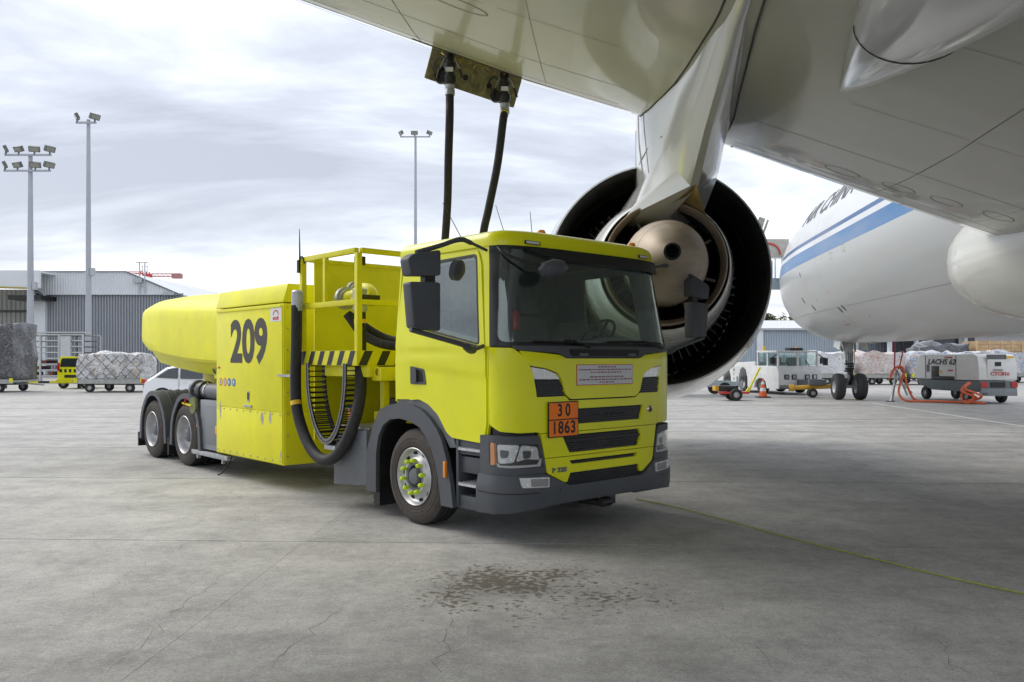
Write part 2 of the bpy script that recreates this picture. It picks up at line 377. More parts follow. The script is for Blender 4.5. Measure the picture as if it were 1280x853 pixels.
LINEW = mat('worn white ground paint', (.62,.62,.60), .7, var=.25, scale=3, dirt=.75, dcol=(.34,.335,.32))
LINEY = mat('worn yellow ground paint', (.55,.45,.12), .7, var=.25, scale=3, dirt=.6, dcol=(.34,.33,.30))
def stripe_line(name, a, b_, w, m, n=30):
    a = Vector((*a,0)); b_ = Vector((*b_,0)); d = (b_-a).normalized(); q = Vector((-d.y,d.x,0))*w/2; mb = MB(); vs = []
    for i in range(n+1): p = a.lerp(b_,i/n); vs += [(p.x+q.x,p.y+q.y,.004),(p.x-q.x,p.y-q.y,.004)]
    mb.add(vs, [(2*i,2*i+1,2*i+3,2*i+2) for i in range(n)]); mb.build(name, m, ground, smooth=False)
stripe_line('painted_line', gp(1085,503.3), gp(1330,541), .15, LINEW)
stripe_line('painted_line', gp(1085,503.3), gp(1040,498), .15, LINEW)
stripe_line('painted_line', gp(1000,491), gp(1075,500.5), .12, LINEY)
stripe_line('painted_line', gp(-40,483), gp(150,483), .3, LINEY)

# ================================================================ the dispenser truck
OX, OY, RZ = -0.0366, 9.4847, R(-47.891)
TR = thing('refuelling_truck', 'lime yellow three-axle aircraft refuelling truck with 209 on its side box', 'truck', (OX,OY,0), RZ)
W, D, NE, U0 = 1.26, .36, 3.8, 1.08
PT = []
for i in range(401):
    th = PI/2*i/400; PT.append((W*math.sin(th)**(2/NE), D*max(0,math.cos(th))**(2/NE)))
SS = [0]
for a,b_ in zip(PT,PT[1:]): SS.append(SS[-1]+math.hypot(a[0]-b_[0],a[1]-b_[1]))
SE = SS[-1]
def plan(s):
    a = abs(s); sg = 1 if s >= 0 else -1
    if a >= SE: return (U0-(a-SE), sg*W)
    i = min(max(bisect.bisect(SS,a)-1,0),len(SS)-2); f = (a-SS[i])/(SS[i+1]-SS[i])
    return (U0+PT[i][1]*(1-f)+PT[i+1][1]*f, sg*(PT[i][0]*(1-f)+PT[i+1][0]*f))
def lean(z): return -.16*(z-1.75)/1.1 if z > 1.75 else 0
def cab(s, z, off=0.):
    """cab skin: s runs round the plan outline (0 = nose centre, negative = right side), z up"""
    (u,v) = plan(s); (u1,v1) = plan(s-.01); (u2,v2) = plan(s+.01)
    t = Vector((u2-u1, v2-v1)).normalized(); n = Vector((t.y, -t.x))
    k = 1-.075*max(0,z-1.85)/1.05
    bulge = .03*math.sin(PI*min(1,max(0,(z-1.0)/1.6)))
    w = max(0., min(1., (u+.2)/1.4))
    return Vector((u+lean(z)*w + n.x*(off), (v+n.y*(off+bulge*.4 if abs(s)>1.2 else off))*k, z))
def side(u): return -(SE+(U0-u))
def cabu(u, z, off=0.):
    k = .013*(math.tanh((z-(1.66-.09*u))/.022)-1)*.5*max(0,min(1,(u+.3)/.3)) - .010*math.exp(-((z-1.80)/.03)**2)*(1 if u < .3 else max(0,1-(u-.3)*1.5))
    return cab(side(u), z, off+k)
def both(fn):            # mirrored map for the left flank
    def g(a,b,off):
        p = fn(a,b,off); return Vector((p.x,-p.y,p.z))
    return g
cabuL = both(cabu)
# -- cab shell
door_o = [(-.17,1.30),(.0,1.315),(.16,1.27),(.32,1.17),(.46,1.00),(.545,.955),(.98,.935),(1.04,.97),(1.075,1.12),(1.085,1.86),(1.04,2.66),(.99,2.79),(-.10,2.80),(-.17,2.74)]
win_o = rnd([(.07,2.06),(.995,1.885),(.955,2.735),(.10,2.715)], [.05,.03,.07,.06])
shell_o = [(-.43,1.30),(0,1.315),(.16,1.27),(.32,1.17),(.46,1.00),(.54,.95),(1.0,.93),(1.06,.97),(1.10,1.12),(1.115,1.86),(1.09,2.83),(-.43,2.83)]
for fn,lab in ((cabu,None),(cabuL,None)):
    link('cab_side', sheet(shell_o, fn, -.016, .03, [win_o], .05), YEL, TR)
    link('inner_lining', sheet([(-.40,1.32),(1.0,1.32),(1.09,1.5),(1.09,2.80),(-.40,2.80)], fn, -.049, .01, [rnd([(.10,2.085),(.965,1.925),(.925,2.705),(.13,2.69)],.05)], .12), DARKIN, TR)
    dr = link('door', sheet(rnd(door_o,.03), fn, .0, .013, [rnd([(.05,2.045),(1.012,1.868),(.972,2.752),(.08,2.735)],.05)], .035), YEL, TR)
    link('window_pane', sheet(win_o, fn, -.012, .005, (), .12), SGL, dr)
    link('window_seal', sheet(rnd([(.048,2.04),(1.014,1.866),(.974,2.756),(.078,2.74)],.05), fn, .004, .02, [win_o], .12), BLACK, dr)
    link('door_handle', sheet(rnd([(-.135,1.66),(.10,1.63),(.135,1.47),(-.135,1.47)],.02), fn, .006, .02, [rnd([(-.10,1.635),(.075,1.61),(.10,1.495),(-.10,1.495)],.02)], 0), GREYP, dr)
    link('handle_recess', sheet([(-.10,1.635),(.075,1.61),(.10,1.495),(-.10,1.495)], fn, .0035, .004, (), 0), VOIDM, dr)
    link('handle_grip', sheet(rnd([(-.08,1.64),(-.01,1.63),(-.01,1.49),(-.08,1.49)],.02), fn, .028, .014, (), 0), GREYP, dr)
    link('window_sill', sheet([(.05,2.035),(1.012,1.86),(1.012,1.84),(.05,2.01)], fn, .010, .02, (), .2), BLACK, dr)
# windscreen, pillars and roof
ws = rnd([(-1.315,1.875),(1.315,1.875),(1.275,2.80),(-1.275,2.80)], .09)
link('windscreen', sheet(ws, cab, -.004, .006, (), .06), WGL, TR)
link('windscreen_frame', sheet(rnd([(-1.385,1.85),(1.385,1.85),(1.37,2.825),(-1.37,2.825)],.02), cab, .0, .03, [rnd([(-1.295,1.895),(1.295,1.895),(1.255,2.785),(-1.255,2.785)], .09)], .06), BLACK, TR)
for sgn in (-1,1):
    link('door_pillar', sheet([(sgn*1.387,1.85),(sgn*1.445,1.85),(sgn*1.46,2.825),(sgn*1.372,2.825)], cab, -.002, .03, (), .08), YEL, TR)
    link('pillar_lining', sheet([(sgn*1.33,1.85),(sgn*1.47,1.85),(sgn*1.48,2.825),(sgn*1.32,2.825)], cab, -.04, .012, (), .08), DARKIN, TR)
link('sun_visor', sheet(rnd([(-1.0,2.80),(1.30,2.80),(1.30,2.685),(-.55,2.70),(-.92,2.76)],.03), cab, .045, .035, (), .06), BLACK, TR)
mb = MB(); ring = []
SB = SE+1.51
ss = [-SB+2*SB*i/80 for i in range(81)]
lev = [(2.815,-.012),(2.86,-.016),(2.905,-.010),(2.94,.012),(2.962,.05),(2.978,.13),(2.99,.30),(3.0,.7)]
for z,ins in lev:
    for s in ss:
        p = cab(s, min(z,2.86), 0); cx = .35; k = 1-ins/1.25
        mb.v.append((cx+(p.x-cx)*k, p.y*k, z))
n = len(ss)
for i in range(len(lev)-1):
    for j in range(n): mb.f.append((i*n+j, i*n+(j+1)%n, (i+1)*n+(j+1)%n, (i+1)*n+j)); mb.mi.append(0)
mb.f.append(tuple((len(lev)-1)*n+j for j in range(n))); mb.mi.append(0)
mb.f.append(tuple(j for j in range(n))[::-1]); mb.mi.append(0)
roof = mb.build('roof', YEL, TR, ang=50)
for sgn in (-1,1):
    a = sheet(rnd([(sgn*.80,2.83),(sgn*.99,2.835),(sgn*.99,2.87),(sgn*.80,2.865)],.006), cab, .026, .02, (), .05); f = link('marker_lamp', a, BLACK, TR)
    link('marker_lens', sheet(rnd([(sgn*.815,2.836),(sgn*.975,2.84),(sgn*.975,2.863),(sgn*.815,2.86)],.006), cab, .030, .006, (), .05), WHITE, f)
for v in (-.36,1.08):
    bz = MB().lathe([(0,.0),(.055,0),(.055,.035),(.05,.04)],'z',(.9,v,2.965),20).build('beacon', BLACK, TR)
    MB().lathe([(.046,.04),(.048,.075),(.035,.095),(0,.10)],'z',(.9,v,2.965),20).build('beacon_lens', AMBER, bz)
MB().prism([(-1.245,1.28),(1.245,1.28),(1.245,1.9),(1.168,2.83),(-1.168,2.83),(-1.245,1.9)],-.44,-.415,'yz').build('rear_wall', YEL, TR)
MB().box(-.40,1.30,-1.18,1.18,1.20,1.26).build('cab_floor', DARKIN, TR)
MB().prism([(-1.22,1.3),(1.22,1.3),(1.22,1.9),(1.14,2.8),(-1.14,2.8),(-1.22,1.9)],-.405,-.39,'yz').box(-.40,1.16,-1.10,1.10,2.80,2.812).build('inner_lining', DARKIN, TR)
# antennas
for i,(x,y,h,tx,ty) in enumerate([(.1,-.75,.42,-.22,-.1),(.55,-.35,.0,0,0),(-.1,.10,.52,-.13,-.1),(.35,.05,.38,-.05,.0)]):
    if h: MB().tube([(x,y,2.97),(x,y,3.0),(x+tx,y+ty,3.0+h)],[.008,.005,.003],6).build('antenna', BLACK, TR)
# nose panels
def refl(pts): return [(-a,b) for a,b in pts][::-1]
core = link('front_bulkhead', sheet([(-1.43,.62),(1.43,.62),(1.43,1.86),(-1.43,1.86)], cab, -.055, .02, (), .06), BLACK, TR)
lefth = [(-1.105,1.815),(-.99,1.672),(-.80,1.645),(-.66,1.60),(-.61,1.54),(-.565,1.40),(-.49,1.345)]
hood = lefth + refl(lefth) + [(.64,1.775),(.55,1.74),(-.55,1.74),(-.64,1.775)]
link('hood_panel', sheet(rnd(hood,.022,3), cab, .012, .05, (), .05), YEL, TR)
corner = [(-1.155,1.838),(-1.07,1.77),(-1.0,1.69),(-.955,1.58),(-.925,1.45),(-.90,1.25),(-.875,1.045),(-1.10,1.045),(-1.28,1.06),(-1.40,1.12),(-1.40,1.845)]
for fnm in (0,1):
    P = corner if fnm == 0 else refl(corner)
    link('corner_panel', sheet(rnd(P,.018,3), cab, .006, .045, (), .05), YEL, TR)
    g = (lambda p: p) if fnm == 0 else refl
    ul = link('upper_lamp', sheet(rnd(g([(-.985,1.66),(-.80,1.635),(-.67,1.59),(-.625,1.54),(-.94,1.545)]),.012), cab, -.012, .03, (), .05), LAMPS, TR)
    link('lamp_lens', sheet(rnd(g([(-.985,1.66),(-.80,1.635),(-.67,1.59),(-.625,1.54),(-.94,1.545)]),.012), cab, .008, .004, (), .05), LENS, ul)
    link('mesh_panel', sheet(rnd(g([(-.94,1.535),(-.62,1.53),(-.565,1.385),(-.90,1.385)]),.01), cab, -.015, .02, (), .06), GREYP, TR)
link('scuttle_panel', sheet(rnd([(-1.17,1.86),(-1.16,1.835),(-1.11,1.818),(-.66,1.79),(-.56,1.748),(.56,1.748),(.66,1.79),(1.11,1.818),(1.16,1.835),(1.17,1.86)],.01), cab, .03, .07, (), .06), GREYP, TR)
link('scuttle_step', sheet(rnd([(-.52,1.83),(.52,1.83),(.50,1.765),(-.50,1.765)],.02), cab, .045, .03, (), .06), BLACK, TR)
for a in (-.40,.33): link('scuttle_clip', sheet([(a,1.79),(a+.12,1.79),(a+.12,1.765),(a,1.765)], cab, .052, .01, (), 0), GREYM, TR)
# wipers
for a,b_ in (((-.95,1.90),(-.22,1.865)),((.05,1.905),(.98,1.90))):
    mb = MB(); mb.tube([cab(a[0]+(b_[0]-a[0])*t/6, a[1]+(b_[1]-a[1])*t/6+.012*math.sin(t/6*PI), .022) for t in range(7)], .011, 6)
    mb.tube([cab(b_[0]-.02,1.85,.05), cab((a[0]+b_[0])/2+.1,a[1]+.01,.05), cab((a[0]+b_[0])/2,a[1]+.01,.035)], .012, 6); mb.build('wiper', BLACK, TR)
# grille bars
hw = lambda z: .79+(z-.65)*.21 if z > .65 else .56+(z-.54)*2.0
def gl(zs): return [(-hw(z),z) for z in zs]+[(hw(z),z) for z in zs[::-1]]
g1 = [(-.62,1.10),(.58,1.10),(.63,1.25),(-.66,1.25)]
g2 = [(-.50,.825),(.54,.825),(.59,.92),(.56,1.0),(-.60,1.0),(-.55,.91)]
g4 = [(-.47,.712),(.50,.712),(.53,.75),(-.50,.75)]
link('grille_bar', sheet(rnd([(-.885,1.032),(.885,1.032),(.905,1.26),(.93,1.375),(.56,1.375),(.50,1.33),(-.50,1.33),(-.56,1.375),(-.93,1.375),(-.905,1.26)],.008), cab, .004, .05, [rnd(g1,.02)], .06), YEL, TR)
link('grille_bar', sheet(rnd(gl([.795,.90,1.026]),.006), cab, .004, .05, [rnd(g2,.015)], .06), YEL, TR)
link('grille_bar', sheet(rnd([(-.79,.65),(-.805,.70),(-.82,.789),(.82,.789),(.805,.70),(.79,.65),(.62,.55),(.575,.545),(.545,.63),(-.49,.63),(-.53,.545),(-.57,.545)],.008), cab, .004, .05, [rnd(g4,.012)], .06), YEL, TR)
def hexmesh(name, poly, off=-.02, c=.03, zsh=.8):
    """honeycomb lattice inside an opening, real strips"""
    x0=min(p[0] for p in poly); x1=max(p[0] for p in poly); y0=min(p[1] for p in poly); y1=max(p[1] for p in poly)
    def inside(x,y):
        r=False; k=len(poly)
        for i in range(k):
            (ax,ay),(bx,by)=poly[i],poly[(i+1)%k]
            if (ay>y)!=(by>y) and x<(bx-ax)*(y-ay)/(by-ay)+ax: r=not r
        return r
    mb = MB(); j=0; y=y0
    while y < y1+c:
        x = x0+(c*.5 if j%2 else 0)
        while x < x1+c:
            if inside(x,y):
                o6=[]; i6=[]
                for k in range(6):
                    a=PI/6+k*PI/3; o6.append((x+math.cos(a)*c*.58,y+math.sin(a)*c*.58*zsh)); i6.append((x+math.cos(a)*c*.42,y+math.sin(a)*c*.42*zsh))
                vs=[cab(*p,off) for p in o6]+[cab(*p,off) for p in i6]+[cab(*p,off-.02) for p in i6]
                mb.add(vs,[(k,(k+1)%6,6+(k+1)%6,6+k) for k in range(6)]+[(6+k,6+(k+1)%6,12+(k+1)%6,12+k) for k in range(6)])
            x+=c
        y+=c*.87*zsh; j+=1
    return mb.build(name, GRM, TR, kind='stuff', smooth=False, recalc=False)
GRM = mat('black mesh plastic', (.045,.046,.05), .3, var=.1)
for nm,P in (('grille_mesh',g1),('grille_mesh',g2),('grille_mesh',g4),('grille_mesh',[(-.52,.52),(.57,.52),(.57,.64),(-.50,.64)]),('lamp_mesh',[(-.93,1.53),(-.62,1.53),(-.565,1.385),(-.90,1.385)]),('lamp_mesh',refl([(-.93,1.53),(-.62,1.53),(-.565,1.385),(-.90,1.385)]))):
    hexmesh(nm, P, off=-.018 if nm=='grille_mesh' else .0, c=.032)
link('grille_slat', sheet([(-.57,.925),(.59,.925),(.58,.945),(-.58,.945)], cab, -.005, .03, (), .06), BLACK, TR)
# number plate, notice, emblem, badge
pl = link('hazard_plate', sheet(rnd([(-.80,.985),(-.39,.985),(-.39,1.325),(-.80,1.325)],.01), flat_map((1.455,0,0),(0,1,0),(0,0,1),(1,0,0)), .0, .012, (), 0), INK, TR)
for z0,z1 in ((.995,1.148),(1.160,1.315)):
    link('plate_face', sheet([(-.79,z0),(-.40,z0),(-.40,z1),(-.79,z1)], flat_map((1.455,0,0),(0,1,0),(0,0,1),(1,0,0)), .003, .004, (), 0), ORANGE, pl)
text_on('3 0', 'plate_lettering', INK, pl, (1.4595,-.595,1.238), (0,1,0), (0,0,1), size=.165, sx=.85, bold=.004, ext=.001)
text_on('1863', 'plate_lettering', INK, pl, (1.4595,-.595,1.072), (0,1,0), (0,0,1), size=.165, sx=.92, bold=.004, ext=.001, space=1.12)
nb = link('notice_board', sheet([(-.415,1.475),(.435,1.475),(.435,1.68),(-.415,1.68)], cab, .019, .006, (), .06), REDINK, TR)
link('notice_paper', sheet([(-.409,1.481),(.429,1.481),(.429,1.674),(-.409,1.674)], cab, .021, .003, (), .06), mat('laminated notice paper',(.55,.56,.58),.25,coat=.3,var=.04), nb)
MAUVE = mat('faded mauve print', (.22,.06,.09), .5)
rg = random.Random(11)
for z,wd in ((1.655,.24),(1.628,.80),(1.601,.46),(1.556,.48),(1.529,.78),(1.502,.20)):     # print too small to read: broken word marks
    x = -wd/2+.01; mb = MB()
    while x < wd/2+.01:
        l = rg.uniform(.015,.05)
        P = [cab(a_,b_,.0222) for a_,b_ in ((x,z-.006),(x+l,z-.006),(x+l,z+.006),(x,z+.006))]; mb.add(P,[(0,1,2,3)]); x += l+.012
    mb.build('printed_line', MAUVE, nb, kind='stuff', smooth=False, recalc=False)
e0 = cab(.745,1.20,.006); em = MB().lathe([(0,0),(.040,0),(.036,.010),(.030,.012),(0,.012)],'x',e0,24).build('emblem', CHROME, TR)
MB().lathe([(0,.0125),(.029,.0125),(0,.0145)],'x',e0,20).build('emblem_field', mat('dark red enamel',(.10,.015,.03),.3), em)
def cab_text(s, name, s0, z, size, m, parent, off=.005, **k):
    me = text_mesh(s, size=size, **k)
    for v in me.vertices: v.co = cab(s0+v.co.x, z+v.co.y, off+v.co.z)
    return link(name, me, m, parent)
cab_text('P 320', 'model_badge', -.635, .668, .062, GREYM, TR, bold=.003, sx=1.35, ext=.003)
cab_text('SCANIA', 'maker_lettering', .10, 1.175, .05, BLACK, TR, off=-.012, sx=2.2, ext=.003, space=1.3)
# headlamps
def hl(P, L_):
    g = (lambda p: p) if not L_ else refl
    return g(P)
for Lf in (0,1):
    hs = link('headlamp_housing', sheet(rnd(hl([(-1.53,1.02),(-.895,1.015),(-.81,.70),(-.82,.655),(-1.53,.655)],Lf),.02), cab, .016, .07, [rnd(hl([(-1.40,.965),(-.885,.935),(-.845,.72),(-1.0,.712),(-1.40,.735)],Lf),.03)], .05), GREYP, TR)
    hd = link('headlamp', sheet(rnd(hl([(-1.395,.955),(-.895,.925),(-.855,.725),(-1.0,.718),(-1.39,.742)],Lf),.03), cab, -.035, .02, (), .05), BLACK, TR)
    link('headlamp_lens', sheet(rnd(hl([(-1.40,.965),(-.885,.935),(-.845,.72),(-1.0,.712),(-1.40,.735)],Lf),.03), cab, .014, .004, (), .05), LENS, hd)
    link('turn_signal', sheet(rnd(hl([(-1.393,.955),(-1.345,.953),(-1.335,.75),(-1.388,.745)],Lf),.01), cab, .008, .03, (), .05), AMBER, hd)
    for P in ([(-1.325,.94),(-1.09,.93),(-1.15,.77),(-1.31,.76)],[(-1.075,.93),(-.895,.905),(-.87,.78),(-1.02,.80),(-1.13,.775)]):
        rf = link('reflector', sheet(rnd(hl(P,Lf),.03), cab, -.012, .02, (), .05), LAMPS, hd)
        P2 = [(P[0][0]*.25+sum(q[0] for q in P)/len(P)*.75+dx_, sum(q[1] for q in P)/len(P)+dz_) for dx_,dz_ in ((-.045,.04),(.05,.035),(.04,-.03),(-.035,-.04))]
        link('projector_lens', sheet(rnd(hl(P2,Lf),.02), cab, -.006, .01, (), .05), mat('dark lamp bowl',(.14,.15,.16),.1,metal=.8), rf)
    link('daylight_strip', sheet(rnd(hl([(-1.32,.768),(-1.28,.745),(-.90,.742),(-.87,.80),(-.855,.79),(-.87,.722),(-1.30,.722)],Lf),.008), cab, .004, .012, (), .05), WHITE, hd)
    fg = link('fog_lamp', sheet(rnd(hl([(-1.12,.635),(-.80,.62),(-.80,.525),(-1.09,.54)],Lf),.01), cab, .052, .02, (), .05), LAMPS, TR)
    link('fog_lens', sheet(rnd(hl([(-1.01,.618),(-.82,.608),(-.82,.537),(-1.0,.546)],Lf),.01), cab, .060, .01, (), .05), mat('ribbed lamp glass',(.35,.36,.37),.15,metal=.6,bump=.002,bscale=120), fg)
def bmap(s,z,off):
    t = max(0., min(1., (.66-z)/.12)); k = max(0., min(1., (.40-z)/.12))
    return cab(s, z, off+.03*t-.015*k)
link('bumper', sheet(rnd([(-1.56,.655),(-.82,.65),(-.58,.535),(-.52,.515),(.57,.515),(.62,.535),(.82,.65),(1.56,.655),(1.56,.285),(1.3,.30),(1.0,.325),(.65,.352),(-.65,.352),(-1.0,.325),(-1.3,.30),(-1.56,.285)],.015), bmap, .012, .10, (), .05), GREYP, TR)
for sg in (1,-1): link('bumper_crease', sheet([(sg*.90,.485),(sg*1.53,.50),(sg*1.53,.488),(sg*.90,.473)], bmap, .0135, .004, (), .05), BLACK, TR)
for a in (-.66,.35): link('bumper_seam', sheet([(a,.34),(a+.008,.34),(a+.008,.50),(a,.50)], bmap, .0135, .004, (), 0), BLACK, TR)
mb = MB().box(1.15,1.46,-.07,.07,.25,.31).box(1.34,1.46,.05,.16,.26,.36).lathe([(0,-.07),(.045,-.07),(.045,.07),(0,.07)],'y',(1.46,0,.29),14).build('tow_coupling', BLACK, TR, bevel=.01)
# steps between wheel and corner
stp = MB().box(.60,1.14,-1.22,-.75,.80,.94).box(.60,.64,-1.24,-.8,.28,.95).box(.60,1.14,-1.20,-1.16,.62,.78).box(.60,1.14,-.98,-.94,.28,.80).box(.58,1.14,-1.22,-.8,.27,.40).box(1.04,1.13,-1.262,-.8,.30,.90).build('step_well', GREYP, TR, bevel=.012)
for z in (.845,.50):
    st = MB().prism(rnd([(.62,-1.26),(1.03,-1.26),(1.03,-.98),(.62,-.98)],.07), z, z+.022, 'xy').build('step_tread', ALU, TR)
    mb = MB()
    for i in range(9):
        for j in range(5): mb.lathe([(.014,0),(.012,.008),(.007,.009)],'z',(.66+i*.042,-1.235+j*.05,z+.022),8)
    mb.build('tread_studs', STEEL, st, kind='stuff')
MB().box(.60,1.22,.75,1.22,.27,.94).build('step_well', GREYP, TR, bevel=.012)
# front wing arches
fo = [(-.97,.26),(-.955,.70),(-.83,1.00),(-.70,1.18),(-.52,1.235),(-.40,1.255),(-.12,1.255),(.06,1.215),(.22,1.13),(.34,1.03),(.42,.93),(.50,.75),(.57,.50),(.61,.27)]
fi = [(-.77,.26),(-.765,.70),(-.72,.88),(-.63,1.01),(-.50,1.08),(-.32,1.10),(-.12,1.08),(.04,1.03),(.16,.94),(.25,.83),(.33,.66),(.38,.48),(.415,.27)]
for sg in (-1,1):
    ar = sheet(fo+fi[::-1], lambda a,b,off: Vector((a, sg*(1.285+off-.02*max(0,(b-.9))), b)), 0, .05, (), .15); link('wheel_arch', ar, GREYP, TR)
    mb = MB(); n = len(fi)
    for P,mi in ((fi,0),):
        vs = [(a,sg*1.24,b) for a,b in P]+[(a,sg*.80,b) for a,b in P]+[(a*1.0,sg*1.24,b+.02) for a,b in P]+[(a,sg*.80,b+.02) for a,b in P]
        mb.add(vs, [(i,i+1,n+i+1,n+i) for i in range(n-1)]+[(2*n+i,2*n+i+1,3*n+i+1,3*n+i) for i in range(n-1)])
    mb.build('arch_liner', BLACK, TR, recalc=False)
    link('arch_trim', sheet([(-.43,1.25),(-.33,1.35),(.0,1.33),(.16,1.28),(.33,1.18),(.48,.99),(.56,.945),(.60,.86),(.50,.85),(.36,1.02),(.2,1.12),(0,1.2)], lambda a,b,off: Vector((a, sg*(1.235+off), b)), 0, .06, (), 0), GREYM, TR)
MB().box(.485,.515,-1.312,-1.28,.56,.72).build('side_marker', AMBER, TR, bevel=.004)
mb = MB().box(-.90,-.79,-1.22,-.85,.10,.60)
for i in range(9): mb.box(-.91,-.78,-1.225,-1.18,.115+i*.052,.14+i*.052)
mb.build('mud_flap', BLACK, TR)
MB().prism([(-1.72,.24),(-1.70,.72),(-1.58,.86),(-1.0,.93),(-.97,.30)], -1.265,-.75,'xz').build('skirt_tank', GREYM, TR, bevel=.02)
MB().box(-1.60,-1.0,-1.22,-.8,.93,.95).build('deck_plate', ALU, TR)
# wheels
def tyre_mesh(r=.50, w=.32, ri=.295, side_=-1):
    mb = MB(); pr = [(ri,-w/2+.02),(ri+.02,-w/2+.005),(ri+.07,-w/2-.004),(r-.07,-w/2+.0),(r-.03,-w/2+.015),(r-.008,-w/2+.04)]
    tr = []
    y = -w/2+.04; k = 4; seg = (w-.08)/k
    for i in range(k):
        y0 = -w/2+.04+i*seg
        tr += [(r,y0+.006),(r,y0+seg-.006)]
        if i < k-1: tr += [(r-.013,y0+seg-.004),(r-.013,y0+seg+.004)]
    pr2 = pr + tr + [(a,-b) for a,b in pr[::-1]]
    mb.lathe(pr2,'y',n=56,closed=True)
    for i in range(3): mb.lathe([(r-.10-i*.035,-w/2-.0045),(r-.096-i*.035,-w/2-.007),(r-.092-i*.035,-w/2-.0045)],'y',n=48)
    k = 0; npr = len(pr); mi=[]
    for f in range(len(mb.f)): mi.append(0)
    for i in range(len(pr2)):
        if npr-1 <= i < npr+len(tr): 
            for j in range(56): mi[i*56+j] = 1
    mb.mi = mi; return mb.mesh('tyre', ang=50, recalc=False)
TYM = tyre_mesh(); TYM.materials.append(TYRE); TYM.materials.append(TREAD)
FRIM = MB().lathe([(.297,-.145),(.305,-.163),(.297,-.168),(.285,-.155),(.275,-.135),(.262,-.105),(.235,-.10),(.205,-.125),(.185,-.150),(.165,-.155),(.155,-.150)],'y',n=48)
FRIM.lathe([(.297,-.145),(.29,.14)],'y',n=48); FRIM = FRIM.mesh('rim', ang=60, recalc=False)
HUB = MB().lathe([(.158,-.15),(.12,-.152),(.115,-.10),(.095,-.095),(.09,-.15),(.075,-.175),(.04,-.182),(0,-.182)],'y',n=32).mesh('hub', recalc=False)
NUTM = MB().lathe([(.020,0),(.020,-.03),(.024,-.036),(.022,-.055),(.012,-.066),(0,-.068)],'y',n=12).mesh('nut', recalc=False)
HOLE = MB().lathe([(0,-.004),(.030,-.004),(.030,.01)],'y',n=16).mesh('hole', recalc=False)
for v in HOLE.vertices: v.co.z *= .62
FRIM.materials.append(RIM); HUB.materials.append(GREYM); NUTM.materials.append(LIME); HOLE.materials.append(VOIDM)
def front_wheel(x, sg):
    w = bpy.data.objects.new('front_wheel', None); COL.objects.link(w); w.parent = TR; w.location = (x, sg*1.085, .50)
    if sg > 0: w.rotation_euler = (0,0,PI)
    link('tyre', TYM, None, w); link('rim', FRIM, None, w); link('hub', HUB, None, w)
    for i in range(10):
        a = 2*PI*i/10+.2; o = link('wheel_nut', NUTM, None, w); o.location = (.172*math.cos(a), -.150, .172*math.sin(a))
        a += PI/10; o = link('hand_hole', HOLE, None, w); o.location = (.248*math.cos(a), -.108, .248*math.sin(a)); o.rotation_euler = (R(-28)*0, -a+PI/2, 0)
front_wheel(-.10,-1); front_wheel(-.10,1)
RRIM = MB().lathe([(.297,-.145),(.308,-.163),(.300,-.170),(.288,-.155),(.280,-.12),(.266,-.07),(.254,-.03),(.235,-.008),(.19,0.),(.15,.002),(.12,.002)],'y',n=48).mesh('rim', ang=60, recalc=False)
RHUB = MB().lathe([(.135,.0),(.125,-.03),(.12,-.09),(.10,-.12),(.07,-.125),(.06,-.135),(0,-.135)],'y',n=32).mesh('hub',recalc=False); RHUB.materials.append(GREYM)
RNUT = MB().lathe([(.019,.0),(.019,-.03),(.010,-.045),(0,-.045)],'y',n=8).mesh('nut', recalc=False); RRIM.materials.append(RIM); RNUT.materials.append(STEEL)
def rear_wheel(x, sg):
    w = bpy.data.objects.new('rear_wheel', None); COL.objects.link(w); w.parent = TR; w.location = (x, sg*1.085, .50)
    if sg > 0: w.rotation_euler = (0,0,PI)
    link('tyre', TYM, None, w); link('tyre', TYM, None, w).location = (0,.345,0); link('rim', RRIM, None, w); link('hub', RHUB, None, w)
    for i in range(10):
        a = 2*PI*i/10; o = link('wheel_nut', RNUT, None, w); o.location = (.168*math.cos(a), 0, .168*math.sin(a))
for x in (-6.47,-7.95):
    for sg in (-1,1): rear_wheel(x, sg)
for x in (-.10,-6.47,-7.95): MB().tube([(x,-.9,.5),(x,.9,.5)],.09,14).lathe([(0,-.3),(.2,-.2),(.2,.2),(0,.3)],'y',(x,0,.5),16).build('axle', BLACK, TR)
# chassis
MB().box(-9.0,1.1,-.46,-.38,.60,.88).box(-9.0,1.1,.38,.46,.60,.88).build('frame_rail', GREYM, TR, bevel=.01)
mb = MB()
for x in (-8.6,-7.2,-5.6,-4.2,-2.4,-1.0,.4): mb.box(x-.06,x+.06,-.38,.38,.63,.85)
mb.box(-4.9,-3.2,-1.1,1.1,.45,.62).box(.0,1.2,-.5,.5,.55,1.2).box(-1.6,-.5,-.7,.7,.5,1.25).build('cross_member', BLACK, TR)
